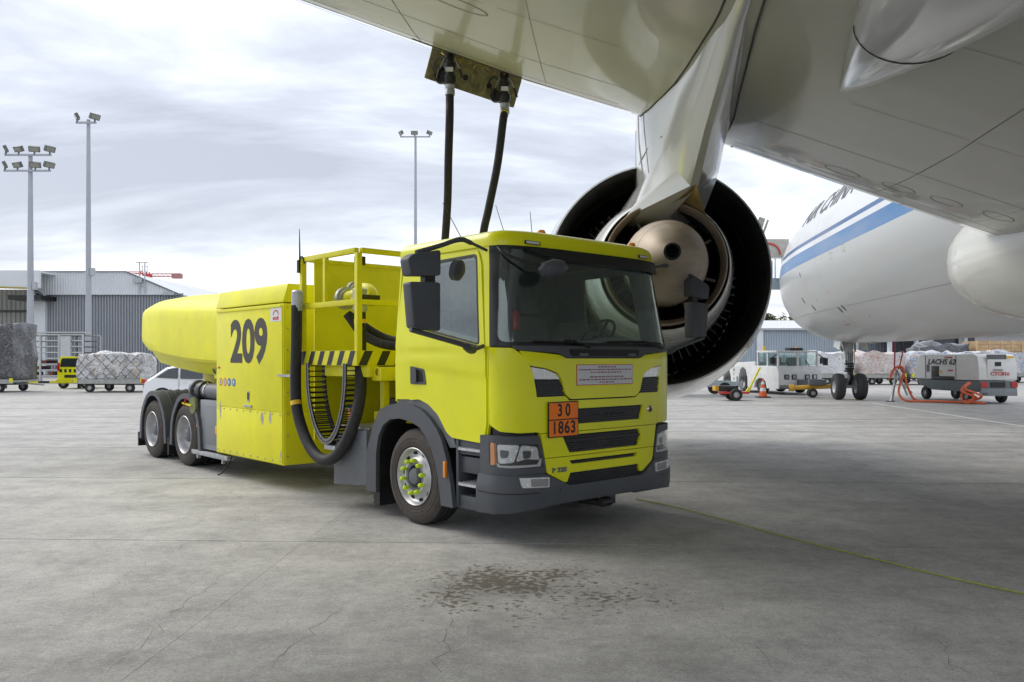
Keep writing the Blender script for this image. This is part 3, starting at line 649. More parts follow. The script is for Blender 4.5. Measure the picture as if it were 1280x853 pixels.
# rear wheel guards
def guard(x0, sg, close=False):
    P = []; Q = []
    for i in range(13):
        a = PI*1.0-PI*i/12; r = .60
        P.append((x0+r*1.06*math.cos(a), .50+ (r+.04)*math.sin(a)*(1.05 if 3<i<9 else 1.0)))
    P = [(P[0][0]-.02,.30)]+P+[(P[-1][0]+.02,.30)]
    Q = [(x0+(p[0]-x0)*.86, .30 if k in (0,len(P)-1) else .50+(p[1]-.50)*.88) for k,p in enumerate(P)]
    link('wheel_guard', sheet(P+Q[::-1], lambda a,b,off: Vector((a, sg*(1.27+off), b)), 0, .03, (), 0), GREYP, TR)
    n = len(P); mb = MB()
    vs = [(a,sg*1.24,b) for a,b in P]+[(a,sg*.62,b) for a,b in P]+[(x0+(a-x0)*.97,sg*1.24,b-.03) for a,b in P]+[(x0+(a-x0)*.97,sg*.62,b-.03) for a,b in P]
    mb.add(vs, [(i,i+1,n+i+1,n+i) for i in range(n-1)]+[(2*n+i,2*n+i+1,3*n+i+1,3*n+i) for i in range(n-1)])
    for k in range(4): 
        xx = sg*(1.10-k*.14)
        mb.tube([(x0+(a-x0)*1.01, xx, .5+(b-.5)*1.012) for a,b in P[2:-2]], .010, 6)
    mb.build('guard_top', GREYP, TR, recalc=False)
for sg in (-1,1):
    guard(-6.40, sg); guard(-7.88, sg)
for a_ in ((-8.62,.16),(-7.14,.12)): MB().box(a_[0],a_[0]+.045,-1.27,-.75,a_[1],.41).build('mud_flap', BLACK, TR)
# ---- side box with the number
bx = MB().prism([(-5.14,.335),(-3.0,.335),(-3.0,2.46),(-5.14,2.46)], -1.26,1.26,'xz').build('equipment_box', YEL2, TR, bevel=.006)
MB().add([(x,y,z) for x in (-5.15,-2.99) for y,z in ((-1.268,2.475),(-1.268,2.50),(-1.20,2.72),(1.20,2.72),(1.268,2.50),(1.268,2.475))],
         [(0,1,7,6),(1,2,8,7),(2,3,9,8),(3,4,10,9),(4,5,11,10),(5,0,6,11),(0,5,4,3,2,1),(6,7,8,9,10,11)]).build('box_lid', YEL2, TR, bevel=.008)
MB().box(-5.12,-3.02,-1.272,-1.255,1.035,2.43).build('upper_panel', YEL2, TR, bevel=.004)
MB().box(-5.12,-3.02,-1.272,-1.255,.35,1.022).build('lower_panel', YEL2, TR, bevel=.004)
MB().box(-3.003,-2.988,-1.24,1.24,1.035,2.43).build('front_upper_panel', YEL2, TR, bevel=.004)
MB().box(-3.003,-2.988,-1.24,1.24,.35,1.022).build('front_lower_panel', YEL2, TR, bevel=.004)
MB().box(-5.10,-3.04,-1.285,-1.255,2.415,2.44).build('drip_rail', YEL2, TR)
mb = MB()
for z in (1.0,.385): 
    for i in range(10): mb.lathe([(.011,0),(.011,-.008),(0,-.010)],'y',(-5.07+i*.222,-1.272,z),8)
for i in range(8): mb.lathe([(.011,0),(.011,.008),(0,.010)],'x',(-2.988,-1.21,.45+i*.28),8); mb.lathe([(.011,0),(.011,.008),(0,.010)],'x',(-2.988,-.2,.45+i*.28),8)
mb.build('panel_bolts', STEEL, TR, kind='stuff')
def side_text(s, name, x, z, size, m, y=-1.2735, **k): return text_on(s, name, m, TR, (x,y,z), (1,0,0), (0,0,1), **dict(size=size, ext=.0008, **k))
side_text('209','number_marking',-4.03,1.945,.81,mat('dark grey number vinyl',(.035,.03,.028),.5),sx=.97,bold=.030)
stk = MB().box(-3.345,-3.04,-1.2745,-1.27,2.225,2.405).build('maker_sticker', WHITE, TR)
mb = MB()
for k in range(8):
    a0 = PI*(k)/8; a1 = PI*(k+1)/8; c = (-3.19,2.31)
    mb.add([(c[0]+r*math.cos(a),-1.2756,c[1]+r*.8*math.sin(a)) for a in (a0,a1) for r in (.085,.062)],[(0,1,3,2)])
mb.build('sticker_arc', RED, stk, recalc=False)
MB().box(-3.275,-3.215,-1.2758,-1.2748,2.245,2.285).box(-3.205,-3.165,-1.2758,-1.2748,2.245,2.285).box(-3.155,-3.11,-1.2758,-1.2748,2.245,2.295).build('sticker_mark', REDINK, stk, kind='stuff')
for i,(x,m1,m2) in enumerate(((-4.97,RED,WHITE),(-4.82,RED,WHITE),(-4.67,BLUEINK,WHITE),(-4.51,BLUEINK,WHITE))):
    d = MB().lathe([(0,0),(.058,0),(.058,.003)],'y',(x,-1.275,1.39),20).build('safety_icon', m1, TR)
    if m1 is RED:
        MB().lathe([(0,0),(.042,0)],'y',(x,-1.2758,1.39),16).build('icon_field', WHITE, d, recalc=False); MB().box(x-.008,x+.008,-1.2775,-1.2762,1.365,1.415).build('icon_figure', INK, d)
    else: MB().box(x-.012,x+.012,-1.2775,-1.2755,1.355,1.425).box(x-.028,x+.028,-1.2776,-1.2756,1.38,1.40).build('icon_figure', WHITE, d)
MB().box(-5.07,-4.99,-1.276,-1.27,1.585,1.615).build('fire_tag', RED, TR)
hb = MB().box(-4.06,-3.99,-1.278,-1.27,1.13,1.28).build('latch_plate', STEEL, TR); MB().box(-4.045,-4.005,-1.283,-1.276,1.16,1.26).build('latch_slot', VOIDM, hb)
MB().box(-4.15,-3.90,-1.30,-1.272,1.055,1.085).build('pull_handle', STEEL, TR, bevel=.008)
CHIP = mat('bare scraped metal', (.36,.37,.36), .4, metal=.4, var=.2)
for i,(x,z,w,h) in enumerate(((-3.60,.93,.045,.10),(-3.36,.95,.04,.09),(-4.98,.98,.03,.14),(-3.05,.47,.02,.07))):
    rg = random.Random(i); P = [(x+w*math.cos(a*PI/5)*rg.uniform(.6,1.1), z+h*math.sin(a*PI/5)*rg.uniform(.6,1.1)) for a in range(10)]
    MB().prism(P,-1.2732,-1.2722,'xz').build('paint_chip', CHIP, TR, smooth=False)
# ---- tail hull
def hull_sec(w, zt, zc, zb, wb, n=9):
    """half section from top centre to bottom centre"""
    P = []
    for i in range(n+1):
        a = PI/2*i/n; P.append((w*math.sin(a)**.75, zt-(zt-(zt+zc)/2-.1)*(1-math.cos(a)**.8)))
    P += [(w*1.01, zc+.16),(w*1.0, zc+.05),(w*.97, zc+.0),(w*.89, zc-.015),(w*.88, zc-.03),(wb, zb),(wb*.5, zb-.01),(0,zb-.01)]
    return P
st = [(-9.95,.10,2.38,2.30,2.24,.07),(-9.91,.32,2.47,2.23,2.14,.24),(-9.78,.58,2.57,2.16,2.02,.42),(-9.5,.84,2.66,2.08,1.90,.62),(-9.05,1.05,2.74,2.0,1.79,.82),(-8.4,1.18,2.81,1.88,1.66,.95),(-7.6,1.205,2.82,1.78,1.58,.97),(-6.6,1.21,2.79,1.70,1.50,.97),(-5.6,1.21,2.745,1.66,1.46,.97),(-5.13,1.21,2.735,1.65,1.45,.97)]
mb = MB(); nn = None
for (x,w,zt,zc,zb,wb) in st:
    zt += .06
    h = hull_sec(w,zt,zc,zb,wb); full = h+[(-a,b_) for a,b_ in h[-2:0:-1]]; nn = len(full)
    mb.v += [(x,a,b_) for a,b_ in full]
for i in range(len(st)-1):
    for j in range(nn): mb.f.append((i*nn+j,i*nn+(j+1)%nn,(i+1)*nn+(j+1)%nn,(i+1)*nn+j)); mb.mi.append(0)
mb.f += [tuple(range(nn)), tuple((len(st)-1)*nn+j for j in range(nn))[::-1]]; mb.mi += [0,0]
mb.build('rear_hull', YEL2, TR, ang=28)
MB().box(-10.03,-9.93,-.10,-.02,2.28,2.40).build('tail_lug', YEL3, TR, bevel=.01)
PALE = mat('pale yellow hopper plastic', (.66,.62,.10), .45, var=.08)
MB().lathe([(.50,1.50),(.47,1.35),(.24,.86),(.20,.80)],'z',(-6.75,-.30,0),28).build('sump_hopper', PALE, TR)
MB().box(-5.75,-5.15,-1.05,1.05,1.42,1.50).box(-5.5,-5.2,-1.06,-.95,1.3,1.5).build('hull_bracket', YEL3, TR, bevel=.005)
# delivery pipe with flange
pp = MB().lathe([(.0,-6.42),(.10,-6.42),(.10,-6.36),(.165,-6.36),(.165,-6.28),(.12,-6.28),(.125,-5.12)],'x',(0,-1.06,1.22),24).build('delivery_pipe', GREYM, TR)
mb = MB()
for i in range(10): a=2*PI*i/10; mb.tube([(-6.40,-1.06+.14*math.cos(a),1.22+.14*math.sin(a)),(-6.24,-1.06+.14*math.cos(a),1.22+.14*math.sin(a))],.016,6)
mb.lathe([(.15,-6.15),(.155,-6.12),(.155,-6.02),(.15,-5.99)],'x',(0,-1.06,1.22),24).build('flange_bolts', BLACK, pp)
MB().lathe([(.132,-5.86),(.132,-5.83)],'x',(0,-1.06,1.22),24).build('pipe_clamp', CHROME, pp)
vl = MB().lathe([(0,-.02),(.13,-.02),(.13,.02),(0,.02)],'y',(-6.05,-1.26,.99),20).build('valve_disc', mat('olive valve paint',(.16,.17,.06),.5), TR)
MB().bar((-6.05,-1.29,.99),(-6.36,-1.30,1.02),.05,.02).build('valve_lever', YEL3, vl); MB().bar((-6.30,-1.312,.97),(-6.22,-1.312,1.1),.03,.01).build('lever_tag', RED, vl)
mb = MB()
for i in range(7): rg=random.Random(i); x=-5.85+i*.07; mb.tube(smooth_path([(x,-.9,1.35),(x+.05,-1.05,1.5+rg.uniform(0,.08)),(x+.15,-1.0,1.42),(x+.2,-.9,1.55)],5),.010,6)
mb.build('blue_air_lines', mat('teal air hose',(.02,.10,.13),.4), TR, kind='stuff')
cb = MB().box(-5.87,-5.18,-1.22,-.6,.33,1.09).build('side_cabinet', mat('light grey cabinet paint',(.24,.26,.28),.45,var=.08), TR, bevel=.012)
MB().box(-5.80,-5.22,-1.228,-1.21,.42,1.02).build('cabinet_door', mat('grey cabinet door',(.19,.205,.22),.5,var=.08), cb, bevel=.006)
MB().box(-6.10,-4.75,-1.27,-1.16,.235,.30).box(-5.95,-5.9,-1.25,-1.2,.17,.24).box(-5.0,-4.95,-1.25,-1.2,.17,.24).build('lower_rail', STEEL, TR, bevel=.005)
for x,z in ((-5.90,.72),(-5.17,.66)): MB().box(x-.035,x+.02,-1.26,-1.235,z-.06,z+.06).build('side_marker', AMBER, TR, bevel=.005)
MB().tube(smooth_path([(-4.75,-1.2,.30),(-4.78,-1.23,.20),(-4.90,-1.27,.06),(-5.0,-1.30,.012)],6),.013,8).build('ground_strap', BLACK, TR)
# ---- lift platform
def rail(a,b_,w=.055,name='rail'): MB().bar(a,b_,w).build(name, YEL3, TR, bevel=.004)
z0,z1,z2 = 1.745,2.39,2.985
xr,xf,ya,yb = -2.53,-1.22,-1.23,1.23
for x,y in ((xr,ya),(xf,ya),(xr,yb),(xf,yb)): rail((x,y,1.66),(x,y,z2-.027),.065,'post')
rail((-1.96,ya,z1),(-1.96,ya,z2-.027),.055,'post'); rail((xf,-.2,1.82),(xf,-.2,1.95),.055,'post'); rail((xf,1.0,2.42),(xf,1.0,2.8),.055,'post')
rail((xr+.033,ya,z2),(xf-.033,ya,z2),.06); rail((xr-.03,ya-.03,z2),(xr-.03,ya+.03,z2))
rail((xr+.033,ya,z1),(xf-.033,ya,z1),.065); rail((xf,ya+.033,z2),(xf,yb-.033,z2),.06); rail((xf,ya+.033,z1),(xf,yb-.033,z1),.06)
rail((xr+.033,yb,z2),(xf-.033,yb,z2),.06); rail((xr,ya+.033,z2),(xr,yb-.033,z2),.05); rail((xf-.3,ya+.1,2.44),(xf-.3,yb-.1,2.44),.05,'gate_bar')
rail((xr-.1,yb,2.78),(xf,yb,2.78),.055)
pf = MB().box(xr-.03,xf+.03,ya-.03,yb,1.66,1.70).build('platform_floor', YEL3, TR)
def stripes(name, o, ax, length, h):
    bd = link(name, sheet([(0,0),(length,0),(length,h),(0,h)], flat_map(o,ax,(0,0,1),Vector(ax).cross(Vector((0,0,1)))), .0, .02, (), 0), YEL3, TR)
    k = max(2,int(round(length/.235)))
    w = length/k*.46
    for i in range(k):
        a = length*i/k+.012
        link('black_stripe', sheet([(a,.004),(a+w,.004),(a+w+.085,h-.004),(a+.085,h-.004)] if a+w+.085<length else [(a,.004),(a+w,.004),(length-.004,h*.7),(length-.004,h-.004),(a+.085,h-.004)], flat_map(o,ax,(0,0,1),Vector(ax).cross(Vector((0,0,1)))), .002, .003, (), 0), INK, bd)
stripes('kick_board', (xr-.035,ya-.045,1.655), (1,0,0), xf-xr+.075, .175)
stripes('kick_board', (xf+.045,ya-.04,1.655), (0,1,0), .98, .175)
MB().box(xr-.02,xr+.005,ya+.16,yb,.70,2.96).build('rear_screen', YEL2, TR)
MB().box(xr,-.5,yb-.14,yb-.11,1.7,2.70).build('side_screen', YEL2, TR)
MB().box(xr+.1,xf,.35,.42,.9,1.65).build('inner_screen', YEL2, TR)
MB().box(-2.1,-1.1,-1.17,-1.02,1.52,1.655).box(-1.15,-.95,-1.1,-.2,1.48,1.64).build('lift_bracket', YEL3, TR, bevel=.02)
for x in (-1.73,-.72): MB().tube([(x,-.92,.95),(x,-.92,1.6)],.028,12).build('lift_ram', CHROME, TR)
MB().box(-1.80,-1.66,-1.0,-.85,.88,.98).box(-1.25,-.5,-1.0,-.1,1.02,1.12).box(-1.2,-1.12,-.95,-.87,.9,1.6).box(-.62,-.54,-1.1,-1.02,1.10,1.7).box(-1.25,-.5,-.6,-.5,1.12,1.5).build('lift_frame', YEL3, TR, bevel=.008)
mb = MB()
for i in range(4): mb.tube([(-1.15,-.75+i*.02,1.16+i*.09),(-.6,-.75+i*.02,1.16+i*.09)],.028,10)
mb.box(-.95,-.82,-.88,-.76,1.2,1.36).lathe([(0,0),(.06,0),(.06,.1),(0,.1)],'y',(-.80,-.92,1.3),14)
mb.build('valve_block', YEL3, TR)
MB().lathe([(0,0),(.045,0),(.05,.02),(.045,.03),(0,.03)],'y',(-1.02,-1.1,1.58),16).build('red_reflector', REDL, TR)
# pump elbow and hose ends on the platform
mb = MB().tube(smooth_path([(-2.35,-.65,2.55),(-2.0,-.75,2.56),(-1.75,-.85,2.58),(-1.57,-.85,2.54),(-1.50,-.85,2.40)],6),.085,16)
mb.tube(smooth_path([(-1.95,-.95,2.48),(-1.70,-.95,2.50),(-1.5,-.9,2.45)],5),.08,14)
mb.build('delivery_elbow', YEL3, TR)
for c in ((-1.98,-.95,2.48),(-2.15,-.70,2.58)): MB().lathe([(0,-.02),(.14,-.02),(.14,.03),(.11,.035),(.11,.07),(0,.07)],'x',c,20).build('pipe_flange', STEEL, TR)
MB().lathe([(.085,-.22),(.085,.03),(.07,.04),(.07,-.24)],'z',(-1.38,-1.11,2.52),20).build('hose_coupling', STEEL, TR)
MB().lathe([(.072,-.2),(.075,-.1),(.072,.04),(.055,.06)],'z',(-2.47,-1.34,2.53),20).build('hose_coupling', STEEL, TR)
MB().tube([(-1.28,-1.17,2.9),(-1.30,-1.17,2.42)],.018,8).box(-1.33,-1.24,-1.22,-1.12,2.82,2.92).build('gas_strut', BLACK, TR)
MB().tube([(-1.05,.3,2.35),(-1.05,.3,2.62)],.035,12).build('vent_stub', STEEL, TR)
MB().bar((-1.22,-1.18,2.45),(-1.22,-.95,2.45),.05).build('gate_grip', BLACK, TR)
# big hose loops and energy chain under the platform
hp = smooth_path([(-2.47,-1.35,2.40),(-2.46,-1.36,1.9),(-2.46,-1.37,1.45),(-2.40,-1.38,1.10),(-2.20,-1.38,.78),(-1.93,-1.38,.58),(-1.65,-1.37,.545),(-1.38,-1.35,.69),(-1.20,-1.31,.98),(-1.20,-1.22,1.30),(-1.33,-1.13,1.66),(-1.37,-1.11,2.0),(-1.38,-1.11,2.35)],8)
hs = MB().tube(hp,.068,16).build('loop_hose', RUB, TR)
def band(parent, path, i, r, w, m, name='hose_band'):
    a = Vector(path[i]); d = (Vector(path[i+1])-a).normalized(); MB().tube([a-d*w/2,a+d*w/2],r,18).build(name, m, parent)
band(hs, hp, 22, .071, .055, BAND); band(hs, hp, len(hp)-5, .071, .05, BAND)
cp = smooth_path([(-2.20,-1.28,1.68),(-2.18,-1.28,1.35),(-2.08,-1.28,1.05),(-1.93,-1.28,.84),(-1.74,-1.28,.75),(-1.55,-1.28,.85),(-1.40,-1.28,1.10),(-1.33,-1.28,1.4),(-1.32,-1.28,1.68)],10)
mb = MB(); acc = 0; lastp = cp[0]
for a,b_ in zip(cp,cp[1:]):
    acc += (b_-a).length
    if acc > .052:
        acc = 0; d = (b_-a).normalized(); q = a
        for yy in (-1.345,-1.12): mb.bar((q.x-d.x*.027,yy,q.z-d.z*.027),(q.x+d.x*.027,yy,q.z+d.z*.027),.018,.075,up=(-d.z,0,d.x))
        n_ = Vector((-d.z,0,d.x)); p_ = Vector((q.x,0,q.z))+n_*.028; mb.bar((p_.x,-1.345,p_.z),(p_.x,-1.12,p_.z),.022,.014); p_ = Vector((q.x,0,q.z))-n_*.028; mb.bar((p_.x,-1.345,p_.z),(p_.x,-1.12,p_.z),.022,.014)
mb.build('cable_chain', BLACK, TR)
MB().tube([Vector((p.x,-1.362,p.z)) for p in cp],.004,4).build('chain_edge', BLACK, TR)
mb = MB(); 
for k in (-1,1):
    pass
vs = []; n_ = len(cp)
for i,p in enumerate(cp):
    d = (cp[min(i+1,n_-1)]-cp[max(i-1,0)]).normalized(); q = Vector((-d.z,0,d.x))
    for yy,s_ in ((-1.357,-.034),(-1.357,.034),(-1.350,.034),(-1.350,-.034)): vs.append((p.x+q.x*s_,yy,p.z+q.z*s_))
mb.add(vs,[(4*i+j,4*i+(j+1)%4,4*i+4+(j+1)%4,4*i+4+j) for i in range(n_-1) for j in range(4)])
mb.build('chain_side_plate', mat('worn grey chain plastic',(.16,.165,.17),.6,var=.35,scale=60), TR)
MB().box(-1.80,-1.55,-1.34,-1.1,.66,.71).build('chain_foot', STEEL, TR)
for k,yy in enumerate((-.85,-.62)):
    MB().tube(smooth_path([(-1.85,-1.0,2.28),(-1.65,yy,2.0),(-1.2,yy+.2,1.88+k*.05),(-.7,yy+.9,1.95),(-.6,yy+1.4,1.95)],8),.055,12).build('transfer_hose', RUB, TR)
MB().box(-1.62,-1.57,-1.13,-1.08,1.0,1.14).build('orange_indicator', AMBER, TR, bevel=.01)
MB().tube([(-1.66,-1.1,1.12),(-1.63,-1.1,1.17),(-1.50,-1.05,1.16)],.02,8).build('blue_valve_cap', mat('blue cap',(.02,.15,.4),.4), TR)
MB().box(-3.1,-3.05,-1.3,-1.26,1.50,1.53).box(-3.0,-2.55,-1.32,-1.29,1.50,1.53).build('hose_bracket', STEEL, TR)
MB().tube([(-2.56,-1.26,2.9),(-2.56,-1.26,3.02),(-2.57,-1.26,3.38)],[.018,.012,.004],6).build('antenna', BLACK, TR)
MB().tube(smooth_path([(-2.56,-1.27,2.98),(-2.48,-1.27,3.02),(-2.44,-1.26,2.93)],5),.010,6).box(-2.585,-2.54,-1.29,-1.25,2.82,2.98).build('antenna_mount', BLACK, TR)
# ---- mirrors
for sg in (-1,1):
    y0,y1 = (1.88,2.21) if sg < 0 else (1.84,2.17)
    m0 = MB().prism(rnd([(sg*y0,1.98),(sg*(y1-.04),2.0),(sg*y1,2.40),(sg*y0,2.415)],.03),1.08,1.20,'yz').build('mirror_housing', GREYP, TR, bevel=.02)
    MB().prism(rnd([(sg*(y0+.02),2.0),(sg*(y1-.05),2.02),(sg*(y1-.02),2.38),(sg*(y0+.02),2.39)],.02),1.072,1.079,'yz').build('mirror_glass', CHROME, m0)
    MB().prism(rnd([(sg*y0,2.47),(sg*(y1-.01),2.45),(sg*(y1+.02),2.60),(sg*(y1-.05),2.645),(sg*y0,2.70)],.03),1.07,1.20,'yz').build('mirror_housing', GREYP, TR, bevel=.02)
    MB().box(1.10,1.17,sg*(y0+.04) if sg>0 else sg*(y0+.15),sg*(y0+.15) if sg>0 else sg*(y0+.04),2.40,2.47).build('mirror_link', BLACK, TR)
    MB().tube(smooth_path([(1.02,sg*1.20,2.77),(1.08,sg*1.45,2.815),(1.14,sg*1.62,2.82),(1.15,sg*(y0-.02),2.74),(1.15,sg*(y1-.1),2.66)],6),[.015]*6+[.024]*8+[.022]*11,8).build('mirror_arm', GREYP, TR)
    MB().tube(smooth_path([(1.05,sg*1.26,1.86),(1.10,sg*1.45,1.82),(1.15,sg*1.58,1.86),(1.16,sg*(y0+.02),1.93),(1.15,sg*(y1-.04),1.99)],6),[.020]*5+[.040]*7+[.024]*13,8).build('mirror_arm', GREYP, TR)
kerb = MB().lathe([(.0,-.03),(.06,-.03),(.115,.0),(.12,.05),(.05,.065),(0,.065)],'x',(0,0,0),20).build('kerb_mirror', GREYP, TR); kerb.location = (1.05,-1.55,2.55); kerb.scale = (1,1.1,.85); kerb.rotation_euler = (0,R(-15),R(-150))
fm = MB().lathe([(0,.07),(.09,.06),(.16,.02),(.165,-.02),(0,-.03)],'x',(0,0,0),8).build('front_mirror', GREYP, TR); fm.location = (1.52,-.80,2.585); fm.scale = (1,1.12,.55); fm.rotation_euler = (R(8),R(18),0)
MB().tube(smooth_path([tuple(cab(-1.27,2.80,.0)),tuple(cab(-1.20,2.72,.06)),tuple(cab(-1.0,2.64,.10)),(1.48,-.82,2.62)],6),.013,8).build('mirror_arm', BLACK, TR)
# ---- cab interior
MB().box(.92,1.30,-1.12,1.12,1.30,1.86).box(.80,1.2,.15,1.0,1.62,1.93).box(.98,1.32,-1.12,1.12,1.86,1.89).build('dashboard', DARKIN, TR, bevel=.03)
MB().lathe([(0,0),(.2,0),(.19,.05),(0,.06)],'z',(1.0,.62,1.91),20).build('instrument_hood', DARKIN, TR)
sw = MB(); C = Vector((.82,.60,1.99)); ax = Vector((-.75,0,.66)).normalized(); e1 = Vector((0,1,0)); e2 = ax.cross(e1)
sw.tube([C+(e1*math.cos(a*PI/14)+e2*math.sin(a*PI/14))*.225 for a in range(29)],.016,8,caps=False)
for a in (0.3,PI-.3,-PI/2): sw.tube([C-ax*.03,C+(e1*math.cos(a)+e2*math.sin(a))*.22],.015,6)
sw.tube([C-ax*.02,C-ax*.35],.04,10); sw.lathe([(0,0),(.07,0),(.07,.03),(0,.03)],'z',C-Vector((0,0,.03)),14)
sw.build('steering_wheel', BLACK, TR)
for y in (-.62,.62):
    s_ = MB().box(-.20,.30,y-.26,y+.26,1.45,1.60).build('seat', SEAT, TR, bevel=.04)
    M = Matrix.Translation((-.20,y,1.58)) @ Matrix.Rotation(R(-12),4,'Y')
    MB().box(-.07,.07,-.25,.25,0,.68,M=M).build('seat_back', SEAT, s_, bevel=.045); MB().box(-.06,.06,-.15,.15,.70,.92,M=M).build('head_rest', SEAT, s_, bevel=.04)
    MB().box(-.2,.25,y-.2,y+.2,1.26,1.45).build('seat_base', BLACK, s_)
tb = MB().box(.93,.95,-.12,.18,1.96,2.13).build('cab_tablet', BLACK, TR, bevel=.008); MB().box(.94,.96,.02,.06,1.88,1.97).build('tablet_stalk', BLACK, tb)
MB().lathe([(.04,0),(.045,.02),(.045,.18),(.02,.22),(0,.22)],'z',(.25,-.12,2.05),14).build('extinguisher', RED, TR)
MB().box(-.38,-.36,-1.05,-.92,1.7,2.55).build('hanging_vest', mat('high visibility fabric',(.45,.62,.03),.8), TR)
# ================================================================ the airliner
AZ = -math.atan(.115)            # heading: along +Y turned a little to the right
AC = thing('airliner', 'white and grey airliner with blue stripes standing over the lime refuelling truck', 'aeroplane', (2.17,12.4,0), PI/2+AZ)
# local frame: x forward, y left, z up; origin under the aft end of the left engine's fan cowl
FY = -9.3
# fuselage with printed livery
FUS = bpy.data.materials.new('aircraft livery paint'); FUS.use_nodes = True
def build_livery():
    t = FUS.node_tree; b = t.nodes['Principled BSDF']; K = t.links.new
    tcn = t.nodes.new('ShaderNodeTexCoord'); sp = t.nodes.new('ShaderNodeSeparateXYZ'); K(tcn.outputs['Object'], sp.inputs[0])
    r = t.nodes.new('ShaderNodeValToRGB'); mr = t.nodes.new('ShaderNodeMapRange'); K(sp.outputs[2], mr.inputs[0]); mr.inputs[1].default_value = 4; mr.inputs[2].default_value = 8
    K(mr.outputs[0], r.inputs[0]); r.color_ramp.interpolation = 'CONSTANT'; el = r.color_ramp.elements
    Z = lambda z: (z-4)/4
    el[0].position = 0; el[0].color = (.42,.435,.43,1); el[1].position = Z(5.12); el[1].color = (.004,.13,.35,1)
    for z,c in ((5.56,(.66,.68,.70,1)),(5.73,(.010,.085,.24,1)),(5.87,(.66,.68,.70,1))):
        x = el.new(Z(z)); x.color = c
    nz = t.nodes.new('ShaderNodeTexNoise'); nz.inputs['Scale'].default_value = .9; nz.inputs['Detail'].default_value = 7
    mpn = t.nodes.new('ShaderNodeMapping'); mpn.inputs['Scale'].default_value = (.35,1,1.6); K(tcn.outputs['Object'], mpn.inputs[0]); K(mpn.outputs[0], nz.inputs[0])
    m2 = t.nodes.new('ShaderNodeMapRange'); K(nz.outputs[0], m2.inputs[0]); m2.inputs[1].default_value=.45; m2.inputs[2].default_value=.75; m2.inputs[4].default_value=.30
    mm = t.nodes.new('ShaderNodeMix'); mm.data_type='RGBA'; K(m2.outputs[0], mm.inputs[0]); K(r.outputs[0], mm.inputs[6]); mm.inputs[7].default_value=(.34,.33,.30,1); 
    K(mm.outputs[2], b.inputs['Base Color']); b.inputs['Roughness'].default_value=.3; b.inputs['Coat Weight'].default_value=.12; b.inputs['Coat Roughness'].default_value=.05
    n3 = t.nodes.new('ShaderNodeTexNoise'); n3.inputs['Scale'].default_value=.8; K(tcn.outputs['Object'], n3.inputs[0])
    bp = t.nodes.new('ShaderNodeBump'); bp.inputs['Distance'].default_value=.02; K(n3.outputs[0], bp.inputs['Height']); K(bp.outputs[0], b.inputs['Coat Normal']); 
build_livery()
TIP = 29.3
fst = [(0,.02,4.55),(.12,.34,4.55),(.35,.66,4.56),(.8,1.08,4.60),(1.5,1.56,4.70),(2.4,2.0,4.84),(3.5,2.38,4.98),(4.8,2.66,5.10),(6.2,2.86,5.22),(8,3.0,5.33),(10,3.08,5.39),(12,3.1,5.40),(20,3.1,5.4),(50,3.1,5.4),(62,2.4,5.9),(74,.4,7.3)]
def fus_rz(d):
    if d <= 0: return fst[0][1:]
    for a,b_ in zip(fst,fst[1:]):
        if d <= b_[0]: t=(d-a[0])/(b_[0]-a[0]); t_=t*t*(3-2*t)*.25+t*.75; return (a[1]+(b_[1]-a[1])*t_, a[2]+(b_[2]-a[2])*t_)
    return fst[-1][1:]
def fus(x, arc, off=0):
    """arc: metres up the left side from mid height"""
    r,zc = fus_rz(TIP-x); a = arc/3.1; return Vector((x, FY+(r+off)*math.cos(a), zc+(r+off)*math.sin(a)))
mb = MB(); nfu = 64; ds = []
for a,b_ in zip(fst,fst[1:]):
    k = 3 if b_[0] <= 12 else 6
    ds += [a[0]+(b_[0]-a[0])*i/k for i in range(k)]
ds.append(74)
mb.lathe([(1,0)]*0+[(fus_rz(d)[0], TIP-d) for d in ds],'x',(0,FY,0),nfu)
for i,d in enumerate(ds):
    for j in range(nfu): v = mb.v[i*nfu+j]; mb.v[i*nfu+j] = (v[0],v[1],v[2]+fus_rz(d)[1])
mb.build('fuselage', FUS, AC, ang=60)
def fus_text(s, name, x, arc, size, m, sx=1, **k):
    me = text_mesh(s, size=size, **k)
    bm = bmesh.new(); bm.from_mesh(me)
    for t in range(-40,41):
        bmesh.ops.bisect_plane(bm, geom=bm.verts[:]+bm.edges[:]+bm.faces[:], plane_co=(0,t*.12,0), plane_no=(0,1,0))
    bm.to_mesh(me); bm.free()
    for v in me.vertices: v.co = fus(x-v.co.x*sx, arc+v.co.y, .006+v.co.z)
    return link(name, me, m, AC)
fus_text('AIR CHINA', 'airline_lettering', 19.6, 1.62, 1.06, mat('dark livery lettering',(.06,.065,.08),.4), sx=1.18, bold=.018, ext=.002, align='LEFT', shear=.25, space=1.05)
LVI = mat('grey service marking', (.10,.10,.11), .5)
for x,arc,rx,ry in ((20.0,-1.55,.07,.13),(19.2,-1.95,.07,.13),(16.3,-2.25,.09,.13),(15.8,-2.2,.09,.13),(19.0,-.62,.04,.09)):
    link('service_port', sheet([(x+rx*math.cos(a*PI/8),arc+ry*math.sin(a*PI/8)) for a in range(16)], fus, .006, .01, (), 0), LVI, AC)
for x,arc,w,h,m in ((17.3,-2.95,.55,.03,REDINK),(14.2,-2.7,.12,.03,REDINK),(16.2,-1.55,.12,.03,REDINK),(18.1,-1.7,.10,.03,REDINK),(17.2,-2.8,.14,.03,REDINK)):
    link('red_marking', sheet([(x-w/2,arc),(x+w/2,arc),(x+w/2,arc+h),(x-w/2,arc+h)], fus, .006, .004, (), .2), m, AC)
